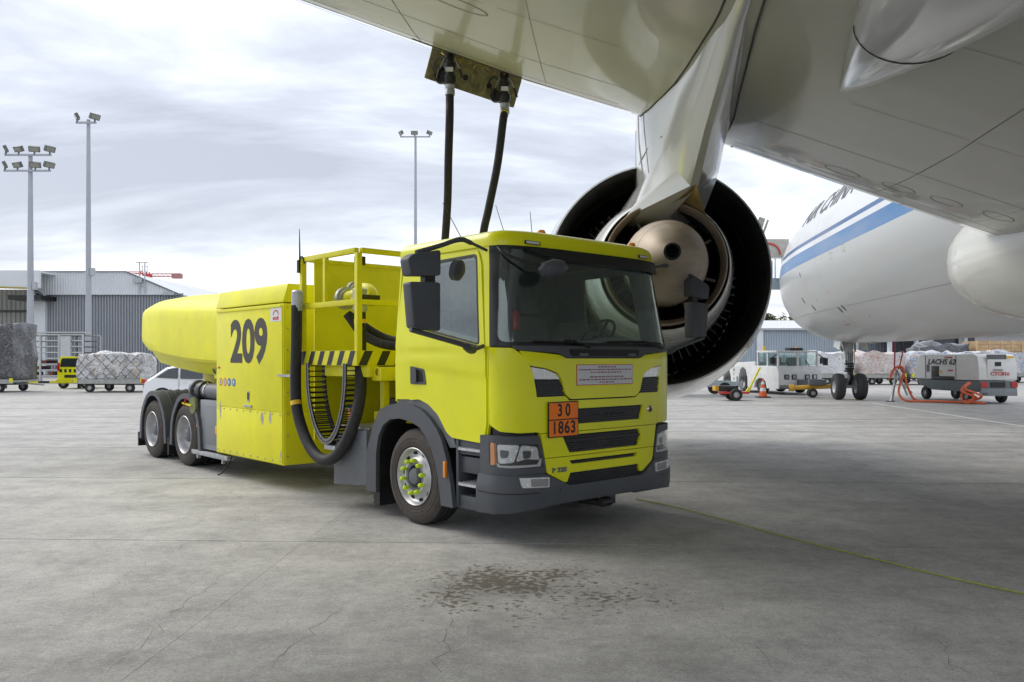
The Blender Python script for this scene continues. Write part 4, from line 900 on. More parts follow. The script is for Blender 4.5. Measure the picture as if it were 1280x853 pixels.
def seam_on(fn, pts, w=.012, name='skin_seam', off=.004):
    vs = []; k = len(pts)
    for i,(a,b_) in enumerate(pts):
        p = fn(a,b_,off); q = fn(*pts[min(i+1,k-1)],off)-fn(*pts[max(i-1,0)],off); n = (fn(a,b_,off+.1)-p).normalized(); s_ = q.cross(n).normalized()*w/2
        vs += [p+s_, p-s_]
    mb = MB(); mb.add(vs,[(2*i,2*i+1,2*i+3,2*i+2) for i in range(k-1)]); return mb.build(name, SEAM, AC, recalc=False)
SEAM2 = mat('faint panel seam', (.22,.22,.215), .5)
def faint(o): o.data.materials.clear(); o.data.materials.append(SEAM2)
faint(seam_on(fus, [(25-i*.8,-2.15) for i in range(26)], .012))
faint(seam_on(fus, [(16.5,-3.4+i*.25) for i in range(24)], .010))
for x0,a0 in ((14.6,-.45),(13.2,-.38)):
    o = seam_on(fus, [(x0-.13,a0-.1),(x0+.13,a0-.1),(x0+.13,a0+.1),(x0-.13,a0+.1),(x0-.13,a0-.1)], .015, 'access_panel'); faint(o)
# wing-to-body fairing
mb = MB(); n = 40; fs_ = [(8.2,.4,.4),(7.8,1.4,.85),(7.0,2.4,1.15),(6.0,2.90,1.32),(5.2,3.10,1.42),(4.3,3.22,1.5),(3.0,3.32,1.6),(0,3.42,1.75),(-8,3.5,1.85),(-18,3.3,1.7),(-24,2.2,1.1)]
for x,w,h in fs_:
    for j in range(n):
        a = 2*PI*j/n; ca, sa = math.cos(a), math.sin(a)
        mb.v.append((x, FY+ (w*abs(ca)**.8*(1 if ca>0 else -1)) + (0 if x<5 else (6.3-5)*0), 3.75+h*abs(sa)**.85*(1 if sa>0 else -1)))
for i in range(len(fs_)-1):
    for j in range(n): mb.f.append((i*n+j,i*n+(j+1)%n,(i+1)*n+(j+1)%n,(i+1)*n+j)); mb.mi.append(0)
mb.f += [tuple(range(n)), tuple((len(fs_)-1)*n+j for j in range(n))]; mb.mi += [0,0]
mb.build('body_fairing', ACG, AC, ang=70)
# wing
def wing_le(y):
    s = y-.276; x = -.837-.668*s; z = 5.2+(.13*s+.065*max(0,s-1.5) if s > 0 else .17*s); return x, z
def wing_te(y): return -10.6 - (.36*max(0,y-.5)) + .02*min(0,y)
LOW = [(0,0),(.003,-.006),(.010,-.011),(.025,-.016),(.05,-.020),(.10,-.025),(.18,-.029),(.30,-.031),(.45,-.027),(.60,-.018),(.78,-.004),(.92,.004),(1,.004)]
UPP = [(1,.008),(.9,.022),(.7,.050),(.5,.072),(.3,.078),(.15,.068),(.07,.052),(.03,.036),(.012,.024),(.004,.012)]
def wing_low(y, c, off=0.):
    xl,zl = wing_le(y); ch = xl-wing_te(y)
    for a,b_ in zip(LOW,LOW[1:]):
        if c <= b_[0]: t=(c-a[0])/(b_[0]-a[0]); z=a[1]+(b_[1]-a[1])*t; break
    return Vector((xl-c*ch, y, zl+z*ch-off))
mb = MB(); ysn = [FY+.5+i*(20-FY)/44 for i in range(45)]; prof = LOW+UPP; k = len(prof)
for y in ysn:
    xl,zl = wing_le(y); ch = xl-wing_te(y)
    for c,z in prof: mb.v.append((xl-c*ch,y,zl+z*ch))
for i in range(len(ysn)-1):
    for j in range(k): mb.f.append((i*k+j,i*k+(j+1)%k,(i+1)*k+(j+1)%k,(i+1)*k+j)); mb.mi.append(0)
mb.f += [tuple(range(k)), tuple((len(ysn)-1)*k+j for j in range(k))]; mb.mi += [0,0]
mb.build('wing', ACG, AC, ang=70)
def slat(ya, yb_):
    cs = [(.028,'l'),(.018,'l'),(.01,'l'),(.004,'l'),(0,'l')]; mb = MB(); ny = 12; kk = 0
    loop = [(c,z) for c,z in LOW[:5]][::-1]+[(c,z) for c,z in UPP[::-1]][:3]; loop[0] = (.042,-.0188)
    for i in range(ny+1):
        y = ya+(yb_-ya)*i/ny; xl,zl = wing_le(y); ch = xl-wing_te(y)
        for q,(c,z) in enumerate(loop): e = .012*(1 if 0<q<len(loop)-1 else .2); mb.v.append((xl-c*ch+(e if c<.02 else 0),y,zl+z*ch+(-e if z<=0 else e)))
    k = len(loop); mb.f += [(i*k+j,i*k+j+1,(i+1)*k+j+1,(i+1)*k+j) for i in range(ny) for j in range(k-1)]; mb.mi += [0]*(ny*(k-1))
    mb.build('leading_edge_slat', SLAT, AC, ang=80)
slat(.42, 4.4); slat(4.42, 9); slat(9.02,14.8); slat(-7.8,-4.02); slat(-4.0,-1.05)
for ln in ([(.5+i*.5,.16) for i in range(34)], [(-7+i*.5,.2) for i in range(13)], [(.6+i*.5,.42) for i in range(30)],
           [(4.4,.02+i*.04) for i in range(20)], [(2.9,.045+i*.03) for i in range(12)], [(-3.4,.05+i*.04) for i in range(18)], [(-7+i*.5,.075) for i in range(13)], [(.6+i*.5,.07) for i in range(30)]):
    faint(seam_on(wing_low, ln, .009))
for ln in ([(-7.4+i*.5,.34) for i in range(12)], [(-5.2,.05+i*.04) for i in range(20)], [(.6+i*.5,.30) for i in range(24)], [(1.5,.06+i*.04) for i in range(18)], [(6.0,.06+i*.04) for i in range(16)], [(-7.4+i*.5,.50) for i in range(12)]):
    o = seam_on(wing_low, ln, .005); faint(o)
for y,c in ((-2.6,.11),(-3.5,.12),(-4.3,.13),(-5.2,.14),(2.2,.27),(3.4,.27),(4.6,.27)):
    pts = [(y+.28*math.cos(a*PI/10),c+.014*math.sin(a*PI/10)) for a in range(21)]; faint(seam_on(wing_low, pts, .014, 'access_panel'))
wing_flat = lambda pts: [(a,b_) for a,b_ in pts]
link('red_marking', sheet([(2.05,.335),(2.35,.335),(2.35,.36),(2.05,.36)], wing_low, .003, .004, (), 0), REDINK, AC)
link('marking_panel', sheet([(2.08,.34),(2.32,.34),(2.32,.355),(2.08,.355)], wing_low, .006, .004, (), 0), WHITE, AC)
# flap track fairing
def pod(name, y0, x0, length, wmax, hmax, up=.25):
    mb = MB(); n = 28; stn = [(0,.0),(.015,.04),(.04,.09),(.08,.16),(.14,.26),(.22,.38),(.32,.53),(.45,.70),(.6,.86),(.8,1.0),(.92,.95),(1.,.8)]
    for t,r in stn:
        x = x0-length*t; c = max(0,min(1,(wing_le(y0)[0]-x)/(wing_le(y0)[0]-wing_te(y0)))); zw = wing_low(y0,c).z
        for j in range(n):
            a = 2*PI*j/n; mb.v.append((x, y0+wmax*r*math.cos(a), zw-hmax*r*.42+hmax*max(r,.001)*math.sin(a)*.62))
    k = len(stn); mb.f += [(i*n+j,i*n+(j+1)%n,(i+1)*n+(j+1)%n,(i+1)*n+j) for i in range(k-1) for j in range(n)]; mb.mi += [0]*((k-1)*n)
    mb.f += [tuple((k-1)*n+j for j in range(n))]; mb.mi += [0]
    o = mb.build(name, ACW, AC, ang=70)
    s_ = MB(); t = .32; x = x0-length*t; r=.53; c=(wing_le(y0)[0]-x)/(wing_le(y0)[0]-wing_te(y0)); zw=wing_low(y0,c).z
    pts = [Vector((x, y0+wmax*r*1.004*math.cos(a), zw-hmax*r*.42+hmax*r*1.004*math.sin(a)*.62)) for a in [PI+PI*i/20 for i in range(21)]]
    s_.tube(pts,.007,4); s_.build('fairing_seam', SEAM, o)
pod('flap_fairing', -1.68, -3.5, 6.6, .86, .98)
pod('flap_fairing', 6.0, -7.4, 5.5, .42, .8)
# refuel panel door, hinged down from the leading edge
BAY = mat('grimy primer inside bay', (.24,.22,.12), .6, var=.4, scale=9, dirt=.7, dcol=(.07,.06,.045))
pa = Vector((wing_le(2.86)[0]-.08,2.86,wing_le(2.86)[1]-.10)); pb = Vector((wing_le(1.84)[0]-.08,1.84,wing_le(1.84)[1]-.10)); dv = (pb-pa); dl = dv.length; dvn = dv.normalized(); dn = Vector((.28,.18,-.94)).normalized(); dn = (dn-dvn*dn.dot(dvn)).normalized(); nn_ = dvn.cross(dn)
fm_ = flat_map(pa,dvn,dn,nn_)
pd = link('refuel_panel_door', sheet(rnd([(0,0),(dl,0),(dl,.36),(0,.36)],.02), fm_, .0, .02, (), 0), BAY, AC)
for a,b_,c,d in ((.06,.05,.30,.34),(.33,.10,.60,.36),(.64,.06,.80,.34),(.84,.10,dl-.05,.36)):
    for sg in (1,-1):
        link('pressed_rib', sheet(rnd([(a,b_),(c,b_),(c,d),(a,d)],.05), fm_, .012 if sg>0 else -.02, .014, [rnd([(a+.03,b_+.03),(c-.03,b_+.03),(c-.03,d-.03),(a+.03,d-.03)],.04)], 0), BAY, pd)
for a in (.18,.5,.83): 
    for sg in (1,-1): link('door_latch', sheet([(a+.035*math.cos(t*PI/5),.20+.035*math.sin(t*PI/5)) for t in range(10)], fm_, .02 if sg>0 else -.02, .02, (), 0), BLACK, pd)
wb = link('refuel_bay', sheet([(1.80,.012),(3.0,.012),(3.0,.05),(1.80,.05)], wing_low, .004, .01, (), 0), VOIDM, AC)
mb = MB()
rg = random.Random(4)
for i in range(11): 
    y = 1.97+i*.075; p = wing_low(y, .03, .02); mb.tube([p, p+Vector((rg.uniform(-.1,0),rg.uniform(-.05,.05),-rg.uniform(.01,.05)))],.009,6)
mb.build('bay_fittings', mat('brass fittings',(.5,.3,.05),.4,metal=.5), AC, kind='stuff')
# pylon
sts = [(2.6,-.17,[(3.9,.9),(4.2,.5),(4.5,.42),(4.8,.42),(5.3,.42)]),
       (.30,-.19,[(3.72,1.02,.50),(3.98,.74,.48),(4.34,.50),(4.66,.50),(5.25,.50)]),
       (-.15,-.21,[(3.62,1.00,.46),(3.94,.70,.46),(4.28,.50),(4.64,.52),(5.25,.53)]),
       (-.80,-.26,[(3.52,.92,.20),(3.86,.66,.36),(4.22,.50),(4.70,.56),(5.25,.58)]),
       (-1.44,-.29,[(3.60,.80,-.22),(3.86,.60,.08),(4.20,.48,.42),(4.80,.54),(5.25,.56)]),
       (-2.05,-.33,[(3.88,.05),(4.08,.22),(4.38,.36),(4.80,.48),(5.25,.50)]),
       (-3.0,-.38,[(4.30,.04),(4.46,.15),(4.62,.25),(4.86,.36),(5.25,.40)]),
       (-4.8,-.43,[(4.74,.03),(4.80,.09),(4.87,.15),(4.96,.20),(5.20,.24)]),
       (-7.0,-.45,[(4.98,.01),(5.0,.04),(5.02,.07),(5.05,.10),(5.2,.12)])]
def pyl(i_f, lv, sg):
    i = min(int(i_f), len(sts)-2); t = i_f-i; A, B = sts[i], sts[i+1]
    l = min(int(lv),3); u = lv-l
    za = A[2][l][0]*(1-u)+A[2][l+1][0]*u; zb = B[2][l][0]*(1-u)+B[2][l+1][0]*u; g_ = (lambda e_: e_[1] if sg > 0 else e_[-1]); ha = g_(A[2][l])*(1-u)+g_(A[2][l+1])*u; hb_ = g_(B[2][l])*(1-u)+g_(B[2][l+1])*u
    c = A[1]*(1-t)+B[1]*t; return Vector((A[0]*(1-t)+B[0]*t, c+sg*(ha*(1-t)+hb_*t), za*(1-t)+zb*t))
mb = MB(); q = 10
for x,c,lv in sts: mb.v += [(x,c+e_[1],e_[0]) for e_ in lv]+[(x,c-e_[-1],e_[0]) for e_ in lv[::-1]]
for i in range(len(sts)-1):
    for j in range(q): mb.f.append((i*q+j,i*q+(j+1)%q,(i+1)*q+(j+1)%q,(i+1)*q+j)); mb.mi.append(0)
mb.f += [tuple(range(q)), tuple((len(sts)-1)*q+j for j in range(q))]; mb.mi += [0,0]
PYM = mat('aircraft pylon paint', (.60,.61,.61), .2, metal=.25, coat=.4, var=.05, scale=1, dirt=.08, dcol=(.4,.39,.36))
py = mb.build('pylon', PYM, AC, ang=42)
def pseam(pts, sg=1, w=.007):
    s_ = MB(); s_.tube([pyl(a,b_,sg)+Vector((0,sg*.001,0)) for a,b_ in pts], w, 5); s_.build('pylon_seam', SEAM2 if w<.008 else SEAM, py)
pseam([(1.2,3.9),(1.2,3),(1.3,2),(1.3,1),(1.3,.1)]); pseam([(3.0,3.9),(3.0,3),(3.0,2),(3.0,1)]); pseam([(1.2,2.6),(2,2.6),(3,2.6),(4,2.5),(5,2.3)]); pseam([(3.9,3.9),(3.9,3),(3.9,2)]); pseam([(1.3,1),(2,1),(3,1),(3.6,1)])
# dark seal where the pylon meets the wing
for sg in (-1,1):
    s_ = MB(); pts = []
    for i in range(0,41):
        f_ = 3.1+i*.12
        if f_ > 7.9: break
        p0 = pyl(f_,3,sg); p1 = pyl(f_,4,sg); y = (p0.y+p1.y)/2; c = max(0,min(1,(wing_le(y)[0]-p0.x)/(wing_le(y)[0]-wing_te(y)))); z = wing_low(y,c).z
        if wing_le(y)[0] < p0.x: continue
        t = (z-p0.z)/(p1.z-p0.z); pts.append(Vector((p0.x, p0.y+(p1.y-p0.y)*t+sg*.004, z-.004)))
    s_.tube(pts,.012,6).build('pylon_seal', SEAM, py)
# engine: fan cowl, duct, core, exhaust
EN = MB().lathe([(1.64,.0),(1.665,.01),(1.72,.3),(1.87,1.2),(1.99,2.3),(2.04,3.4),(2.03,4.3),(1.93,5.2),(1.78,5.8),(1.68,5.95)],'x',(0,0,2.97),80).build('engine_cowl', ACW, AC, recalc=False)
MB().lathe([(1.68,5.95),(1.60,5.8),(1.62,5.0)],'x',(0,0,2.97),80).build('intake_lip', SLAT, EN, recalc=False)
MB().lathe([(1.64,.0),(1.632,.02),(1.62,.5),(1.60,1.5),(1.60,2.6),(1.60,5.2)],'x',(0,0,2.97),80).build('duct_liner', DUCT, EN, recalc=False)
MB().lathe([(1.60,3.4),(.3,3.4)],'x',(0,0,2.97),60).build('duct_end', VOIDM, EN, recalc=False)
mb = MB()
for i in range(68):
    a = 2*PI*i/68; ca,sa = math.cos(a),math.sin(a)
    for r0,r1 in ((1.05,1.595),):
        mb.add([(x,(r)*ca-sa*w,2.97+r*sa+ca*w) for x,w in ((2.5,0),(2.75,.05),(3.0,.02)) for r in (r0,r1)],[(0,1,3,2),(2,3,5,4)])
mb.build('outlet_vanes', mat('grey fan vanes',(.13,.13,.14),.4,metal=.4), EN, kind='stuff', recalc=False)
mb = MB()
for i in range(60):
    a = 2*PI*(i+.5)/60; ca,sa = math.cos(a),math.sin(a); mb.tube([(1.35,1.16*ca,2.97+1.16*sa),(1.35,1.34*ca,2.97+1.34*sa)],.012,4)
mb.build('duct_ribs', mat('rib grey',(.09,.09,.095),.4), EN, kind='stuff', recalc=False)
for i in range(16):
    a = 2*PI*(i+.5)/16; MB().tube([(x,r*math.cos(a),2.97+r*math.sin(a)) for x,r in ((.05,1.628),(.5,1.616),(1.5,1.596),(2.5,1.596))],.006,4).build('liner_seam', mat('liner joint grey',(.06,.06,.06),.4), EN)
MB().lathe([(1.600,1.48),(1.590,1.5),(1.600,1.52)],'x',(0,0,2.97),80).build('liner_ring', mat('liner joint grey',(.06,.06,.06),.4), EN)
CC = MB().lathe([(1.20,3.4),(1.19,1.8),(1.15,.8),(1.06,-.2),(.95,-.95),(.865,-1.38),(.858,-1.39),(.85,-1.36)],'x',(0,0,2.97),72).build('core_cowl', COREM, EN, recalc=False)
MB().lathe([(.85,-1.36),(.845,-1.0),(.835,-.8)],'x',(0,0,2.97),72).build('cowl_gap', VOIDM, CC, recalc=False)
NZ = MB().lathe([(.825,-.8),(.815,-1.2),(.800,-1.60),(.785,-1.605),(.755,-1.57),(.728,-1.42)],'x',(0,0,2.97),72).build('exhaust_nozzle', BRONZE, EN, recalc=False)
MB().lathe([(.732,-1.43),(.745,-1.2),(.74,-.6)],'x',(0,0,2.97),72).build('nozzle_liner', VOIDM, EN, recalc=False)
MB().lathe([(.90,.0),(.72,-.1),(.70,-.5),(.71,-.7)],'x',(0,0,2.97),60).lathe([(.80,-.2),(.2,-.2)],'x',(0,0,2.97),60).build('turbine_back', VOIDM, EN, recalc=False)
mb = MB()
for i in range(90):
    a = 2*PI*i/90; ca,sa = math.cos(a),math.sin(a)
    mb.add([(x,r*ca-sa*w,2.97+r*sa+ca*w) for x,w in ((-.95,0),(-1.08,.020)) for r in (.46,.74)],[(0,1,3,2)])
mb.build('turbine_blades', mat('dark turbine blades',(.085,.075,.065),.5,metal=.3), EN, kind='stuff', recalc=False)
for i in range(8):
    a = 2*PI*(i+.35)/8; MB().bar((-1.12,.46*math.cos(a),2.97+.46*math.sin(a)),(-1.12,.73*math.cos(a),2.97+.73*math.sin(a)),.035,.10,up=(1,0,0)).build('exhaust_strut', mat('dull strut metal',(.13,.105,.085),.5,metal=.5), EN)
PG = [(.36,-.3),(.50,-.75),(.548,-1.15),(.552,-1.45),(.535,-1.75),(.49,-2.05),(.415,-2.34),(.31,-2.58),(.20,-2.73),(.12,-2.80),(.098,-2.815)]
pg = MB().lathe(PG,'x',(0,0,2.97),64).build('exhaust_plug', PLUGM, EN, recalc=False, ang=60)
MB().lathe([(.10,-2.80),(.10,-2.86),(.078,-2.865),(.075,-2.6),(0,-2.55)],'x',(0,0,2.97),32).build('vent_tube', VOIDM, pg, recalc=False)
for x,r in ((-1.9,.516),(-2.36,.409)): MB().lathe([(r+.004,x-.004),(r+.006,x),(r+.004,x+.004)],'x',(0,0,2.97),56).build('plug_seam', BRONZE, pg)
for x,r in ((-.75,.995),(.25,1.118),): MB().lathe([(r+.001,x-.006),(r+.004,x),(r+.001,x+.006)],'x',(0,0,2.97),72).build('cowl_seam', SEAM2, CC)
P = [pt for pt in [(-.55,1.0),(-.15,1.065)]]
mb = MB()
for a0,a1,x0,x1 in ((2.2,2.45,-.95,-.55),(2.62,2.8,-.9,-.3)):
    f2 = lambda x: (1.06+( -.2-x)*-.147 if x>-.95 else .95)
    ring_ = [(x0,a0),(x1,a0),(x1,a1),(x0,a1),(x0,a0)]
    mb.tube([Vector((x,(f2(x)+.002)*math.cos(a),2.97+(f2(x)+.002)*math.sin(a))) for x,a in ring_],.004,4)
mb.build('cowl_hatch', SEAM2, CC, kind='stuff')
# heat shield from pylon foot to the nozzle
rows = []; k = 15; apex = Vector((-2.07,-.34,3.885))
for i in range(6):
    t = i/5
    for j in range(k):
        y = .12-.74*j/(k-1); lip = Vector((-1.50, y, 2.97+math.sqrt(.815**2-y*y)+.004)); top = apex+Vector((0,(y+.25)*.05,0))
        p = lip.lerp(top, t); p.z -= .10*math.sin(PI*t)*(.4+abs(2*j/(k-1)-1)*.6); rows.append(p)
mb = MB(); mb.add(rows,[(i*k+j,i*k+j+1,(i+1)*k+j+1,(i+1)*k+j) for i in range(5) for j in range(k-1)])
mb.build('heat_shield', SHIELD, py, recalc=False, ang=70)
# nose gear
ng = bpy.data.objects.new('nose_gear', None); COL.objects.link(ng); ng.parent = AC; ng.location = (23.2,FY+.12,0)
GEARM = mat('landing gear grey', (.36,.37,.37), .4, coat=.2, var=.1, dirt=.4, dcol=(.12,.11,.10))
MB().lathe([(0,.5),(.09,.5),(.09,1.15),(.15,1.2),(.17,2.0),(.16,3.0)],'z',(0,0,0),16).build('strut', GEARM, ng)
MB().tube([(0,-.42,.545),(0,.42,.545)],.07,12).build('axle', GEARM, ng)
MB().bar((.05,0,1.5),(1.5,0,3.0),.12).bar((.05,.25,2.0),(.9,.45,2.9),.07).bar((.05,-.25,2.0),(.9,-.45,2.9),.07).build('drag_brace', GEARM, ng)
MB().bar((-.12,0,1.25),(-.42,0,.95),.14,.05).bar((-.42,0,.95),(-.08,0,.62),.14,.05).build('torque_link', BLACK, ng)
mb = MB(); rg = random.Random(2)
for i in range(6): z = 1.05+i*.10; mb.box(-.22+rg.uniform(0,.1),.0,-.20+rg.uniform(0,.1),.05+rg.uniform(0,.2),z,z+.07)
for i in range(5): mb.tube(smooth_path([(-.15,-.16+i*.08,2.0),(-.20,-.16+i*.08,1.7),(-.18,-.12+i*.06,1.3),(-.1,-.08,.9)],5),.012,5)
mb.build('steering_gear', BLACK, ng, kind='stuff')
NT = MB().lathe([(.27,-.17),(.30,-.19),(.45,-.20),(.515,-.165),(.54,-.10),(.543,-.05),(.530,-.045),(.545,-.04),(.547,.0),(.533,.005),(.547,.01),(.545,.05),(.530,.055),(.543,.06),(.54,.10),(.515,.165),(.45,.20),(.30,.19),(.27,.17)],'y',n=44).mesh('nose_tyre',recalc=False); NT.materials.append(mat('nose wheel rubber',(.035,.036,.038),.7,var=.15))
NR = MB().lathe([(.27,-.17),(.255,-.15),(.22,-.06),(.12,-.05),(.10,-.12),(0,-.13)],'y',n=32).lathe([(.27,.17),(.255,.15),(.22,.06),(.12,.05),(.10,.12),(0,.13)],'y',n=32).mesh('rim',recalc=False); NR.materials.append(RIM)
for sg in (-1,1):
    w = bpy.data.objects.new('nose_wheel', None); COL.objects.link(w); w.parent = ng; w.location = (0,sg*.43,.547); link('tyre', NT, None, w); link('rim', NR, None, w)
for sg in (-1,1):
    M = Matrix.Translation((-.1,sg*.55,2.05)) @ Matrix.Rotation(R(sg*12),4,'X')
    MB().prism([(-.55,0),(.45,.15),(.55,.62),(-.5,.62)],-.02,.02,'xz').build('gear_door', ACG, ng).matrix_local = M
MB().lathe([(0,-.03),(.10,-.03),(.10,.05),(0,.08)],'x',(.1,.28,1.75),14).build('taxi_light', CHROME, ng)
MB().box(-.02,.02,.85,1.05,1.42,1.72).build('steering_flag', BLACK, ng)
# belly antenna and ground power receptacle
MB().lathe([(.10,2.26),(.10,2.40),(.0,2.4)],'z',(19.8,FY+.2,0),14).build('power_receptacle', GEARM, AC)

# ================================================================ wing hoses (truck to wing)
def truck_w(u,v,z):
    F = (math.cos(RZ), math.sin(RZ)); return Vector((OX+u*F[0]-v*F[1], OY+u*F[1]+v*F[0], z))
def ac_w(x,y,z):
    h = PI/2+AZ; return Vector((2.17+x*math.cos(h)-y*math.sin(h), 12.4+x*math.sin(h)+y*math.cos(h), z))
def wing_hose(y, mid, foot, label, bands):
    top = ac_w(*wing_low(y,.034)); t = thing('wing_hose', label, 'hose', foot)
    L_ = lambda p: Vector(p)-Vector(foot)
    nzp = [top+Vector((0,0,.05)), top+Vector((0,0,-.75))]
    pth = smooth_path([top+Vector((0,0,-.46)), (top+Vector((0,0,-.46))).lerp(Vector(mid[0]),.35)+Vector((0,0,-.02)), *[Vector(p) for p in mid], Vector(foot)],10)
    MB().tube([L_(p) for p in pth],.050,14).build('hose_line', RUB, t)
    c = L_(top)
    cp_ = MB().lathe([(.05,.02),(.06,0),(.06,-.06),(.045,-.07),(.045,-.11),(.068,-.12),(.068,-.20),(.05,-.205),(.05,-.26),(.072,-.27),(.075,-.33),(.06,-.36),(.05,-.38)],'z',c,18).build('coupling', GEARM if 0 else BLACK, t)
    MB().lathe([(.048,-.38),(.06,-.38),(.06,-.42),(.055,-.43),(.06,-.44),(.06,-.50),(.048,-.505)],'z',c,18).build('coupling_sleeve', STEEL, t)
    MB().box(-.045+c.x,.045+c.x,-.085+c.y,-.06+c.y,-.24+c.z,-.19+c.z).build('coupling_tag', WHITE, t)
    for sg,mm in ((-1,1.),(1,.7)):
        hd_ = MB().tube([c+Vector((sg*.06,-.02,-.06)),c+Vector((sg*.12,-.04,-.20))],.009,6).build('handle_rod', STEEL, t)
        MB().tube([c+Vector((sg*.12,-.04,-.20)),c+Vector((sg*.15,-.04,-.31))],.016,8).build('handle_grip', BLACK, t)
    MB().lathe([(0,0),(.075,0),(.075,.05),(0,.05)],'y',c+Vector((-.11,.0,-.28)),16).build('valve_body', BLACK, t)
    MB().tube(smooth_path([c+Vector((-.05,0,-.1)),c+Vector((-.14,.05,-.03)),c+Vector((-.2,.1,-.1)),c+Vector((-.12,.05,-.25))],6),.008,5).build('bonding_lead', BLACK, t)
    for z in bands:
        i = min(range(len(pth)), key=lambda i: abs(pth[i].z-z)); band(t, [L_(p) for p in pth], i, .052, .045, YBAND, 'yellow_band')
f1 = truck_w(-1.45,.10,2.30); t1 = ac_w(*wing_low(2.62,.034))
def lerp(a,b_,t): return a*(1-t)+b_*t
def W3(px,py,Y): return ((px-640)/1040*Y, Y, 1.75+(447-py)/1040*Y)
wing_hose(2.625, [W3(562,150,9.95),W3(560.5,200,10.1),W3(558.5,270,10.35)], tuple(f1), 'left black fuel hose rising behind the cab to the wing', [])
wing_hose(2.01, [W3(629,150,10.2),W3(622,205,10.3),W3(611,260,10.35),W3(603,300,10.4)], tuple(truck_w(-1.30,.55,2.28)), 'right black fuel hose with yellow bands rising behind the cab to the wing', [4.86,4.76])
# ================================================================ distant things
def label_box(*a): pass
def floodmast(name, x, y, h, r0, r1, rows, label):
    t = thing('floodlight_mast', label, 'light mast', (x,y,0), 0, 'floodlight masts around the apron')
    PM = mat('galvanised mast', (.40,.42,.46), .5, metal=.3, var=.08, scale=.8)
    MB().tube([(0,0,0),(0,0,h*.3),(0,0,h)],[r0,r0*.85,r1],14).build('pole', PM, t)
    MB().box(-.5,.5,-.5,.5,0,.25).build('footing', mat('footing concrete',(.3,.3,.29),.8), t)
    MB().box(r0*.8,r0*.8+.25,-.2,.2,h*.40,h*.40+.6).build('junction_box', STEEL, t)
    for z,xs_ in rows:
        MB().bar((xs_[0]-.1,-.25,z),(xs_[-1]+.1,-.25,z),.14).build('crossbar', PM, t)
        for i,(x_,tilt,yaw) in enumerate([(q,R(38),R(0)) for q in xs_]):
            yaw = R(-60 + 120*i/max(1,len(xs_)-1)) if len(xs_)>1 else 0
            M = Matrix.Translation((x_,-.3,z+.46)) @ Matrix.Rotation(yaw,4,'Z') @ Matrix.Rotation(R(28),4,'X')
            fl = MB().box(-.40,.40,-.12,.12,-.22,.22,M=M).box(-.05,.05,-.05,.05,-.55,-.3,M=Matrix.Translation((x_,-.28,z+.55))).build('floodlight', mat('grey lamp casing',(.12,.125,.13),.5), t)
            MB().box(-.34,.34,-.135,-.119,-.17,.17,M=M).build('lamp_glass', mat('lamp face glass',(.30,.31,.27),.2,metal=.3), fl)
floodmast('m', -38.2,66,17.8,.30,.16,[(17.75,(-1.78,-.76,.48,1.7)),(16.5,(-1.85,-.85,.55,1.65))],'left mast on the apron edge with two rows of floodlights')
floodmast('m', -33.6,66,20.6,.26,.14,[(20.3,(-.75,.65))],'tall mast beside the two-row mast with a pair of floodlights')
floodmast('m', -11.6,100,28.4,.26,.14,[(28.2,(-1.7,-.1,1.7))],'mast with three floodlights rising behind the wing hoses')
# corrugated walls
def corrugated(name, x0, x1, y, z0, z1, m, parent, pitch=.35, depth=.09, topfn=None):
    mb = MB(); n = int((x1-x0)/pitch*2); vs = []
    for i in range(n+1):
        for k_,dy_ in ((0,0),(.3,0),(.5,-depth),(.8,-depth)):
            x = x0+(x1-x0)*(i+k_)/n*1.0
            if x > x1: x = x1
            zt = topfn(x) if topfn else z1
            vs += [(x,y+dy_,z0),(x,y+dy_,zt)]
    k = len(vs)//2; mb.add(vs,[(2*i,2*i+2,2*i+3,2*i+1) for i in range(k-1)]); return mb.build(name, m, parent, smooth=False, recalc=False)
CG = mat('grey corrugated steel', (.32,.34,.37), .5, metal=.2, var=.06, scale=.5)
CLt = mat('light ribbed cladding', (.66,.69,.72), .5, var=.05, scale=.5)
CCR = mat('cream ribbed cladding', (.50,.50,.47), .55, var=.05, scale=.5)
CBL = mat('pale blue ribbed cladding', (.40,.46,.52), .5, var=.05, scale=.5)
hg = thing('hangar', 'large grey corrugated hangar with pale upper fascia behind the steel rack', 'hangar', (-45,78,0))
def top1(x): xx = x-45; return 9.65 if xx < -36.8 else max(6.6, 9.65-(xx+36.8)*.46)
corrugated('lower_wall', 1.5, 14.2, 0, 0, 7.75, CG, hg, .52, .14)
corrugated('upper_wall', .5, 13.9, -.35, 7.6, 9.6, CLt, hg, .5, .06, topfn=lambda x: max(7.62, 9.7 if x<9.0 else 9.7-(x-9.0)*.42))
MB().box(1.5,14.0,.2,30,0,7.6).build('wall', CG, hg)
MB().add([(.5,-.2,7.6),(14.2,-.2,7.6),(14.0,-.2,7.62),(9.0,-.2,9.72),(.5,-.2,9.72)]+[(.5,30,7.6),(14.2,30,7.6),(14.0,30,7.62),(9.0,30,9.72),(.5,30,9.72)],[(0,1,2,3,4),(5,6,7,8,9),(4,3,8,9),(3,2,7,8),(0,4,9,5)]).build('roof', CLt, hg, smooth=False)
MB().bar((.3,-.45,9.75),(9.0,-.45,9.75),.10).bar((9.0,-.45,9.75),(14.1,-.45,7.6),.12).build('roof_trim', mat('dark grey roof trim',(.16,.17,.18),.5), hg)
MB().box(.0,1.5,-.5,.3,0,7.9).build('corner_post', CLt, hg)
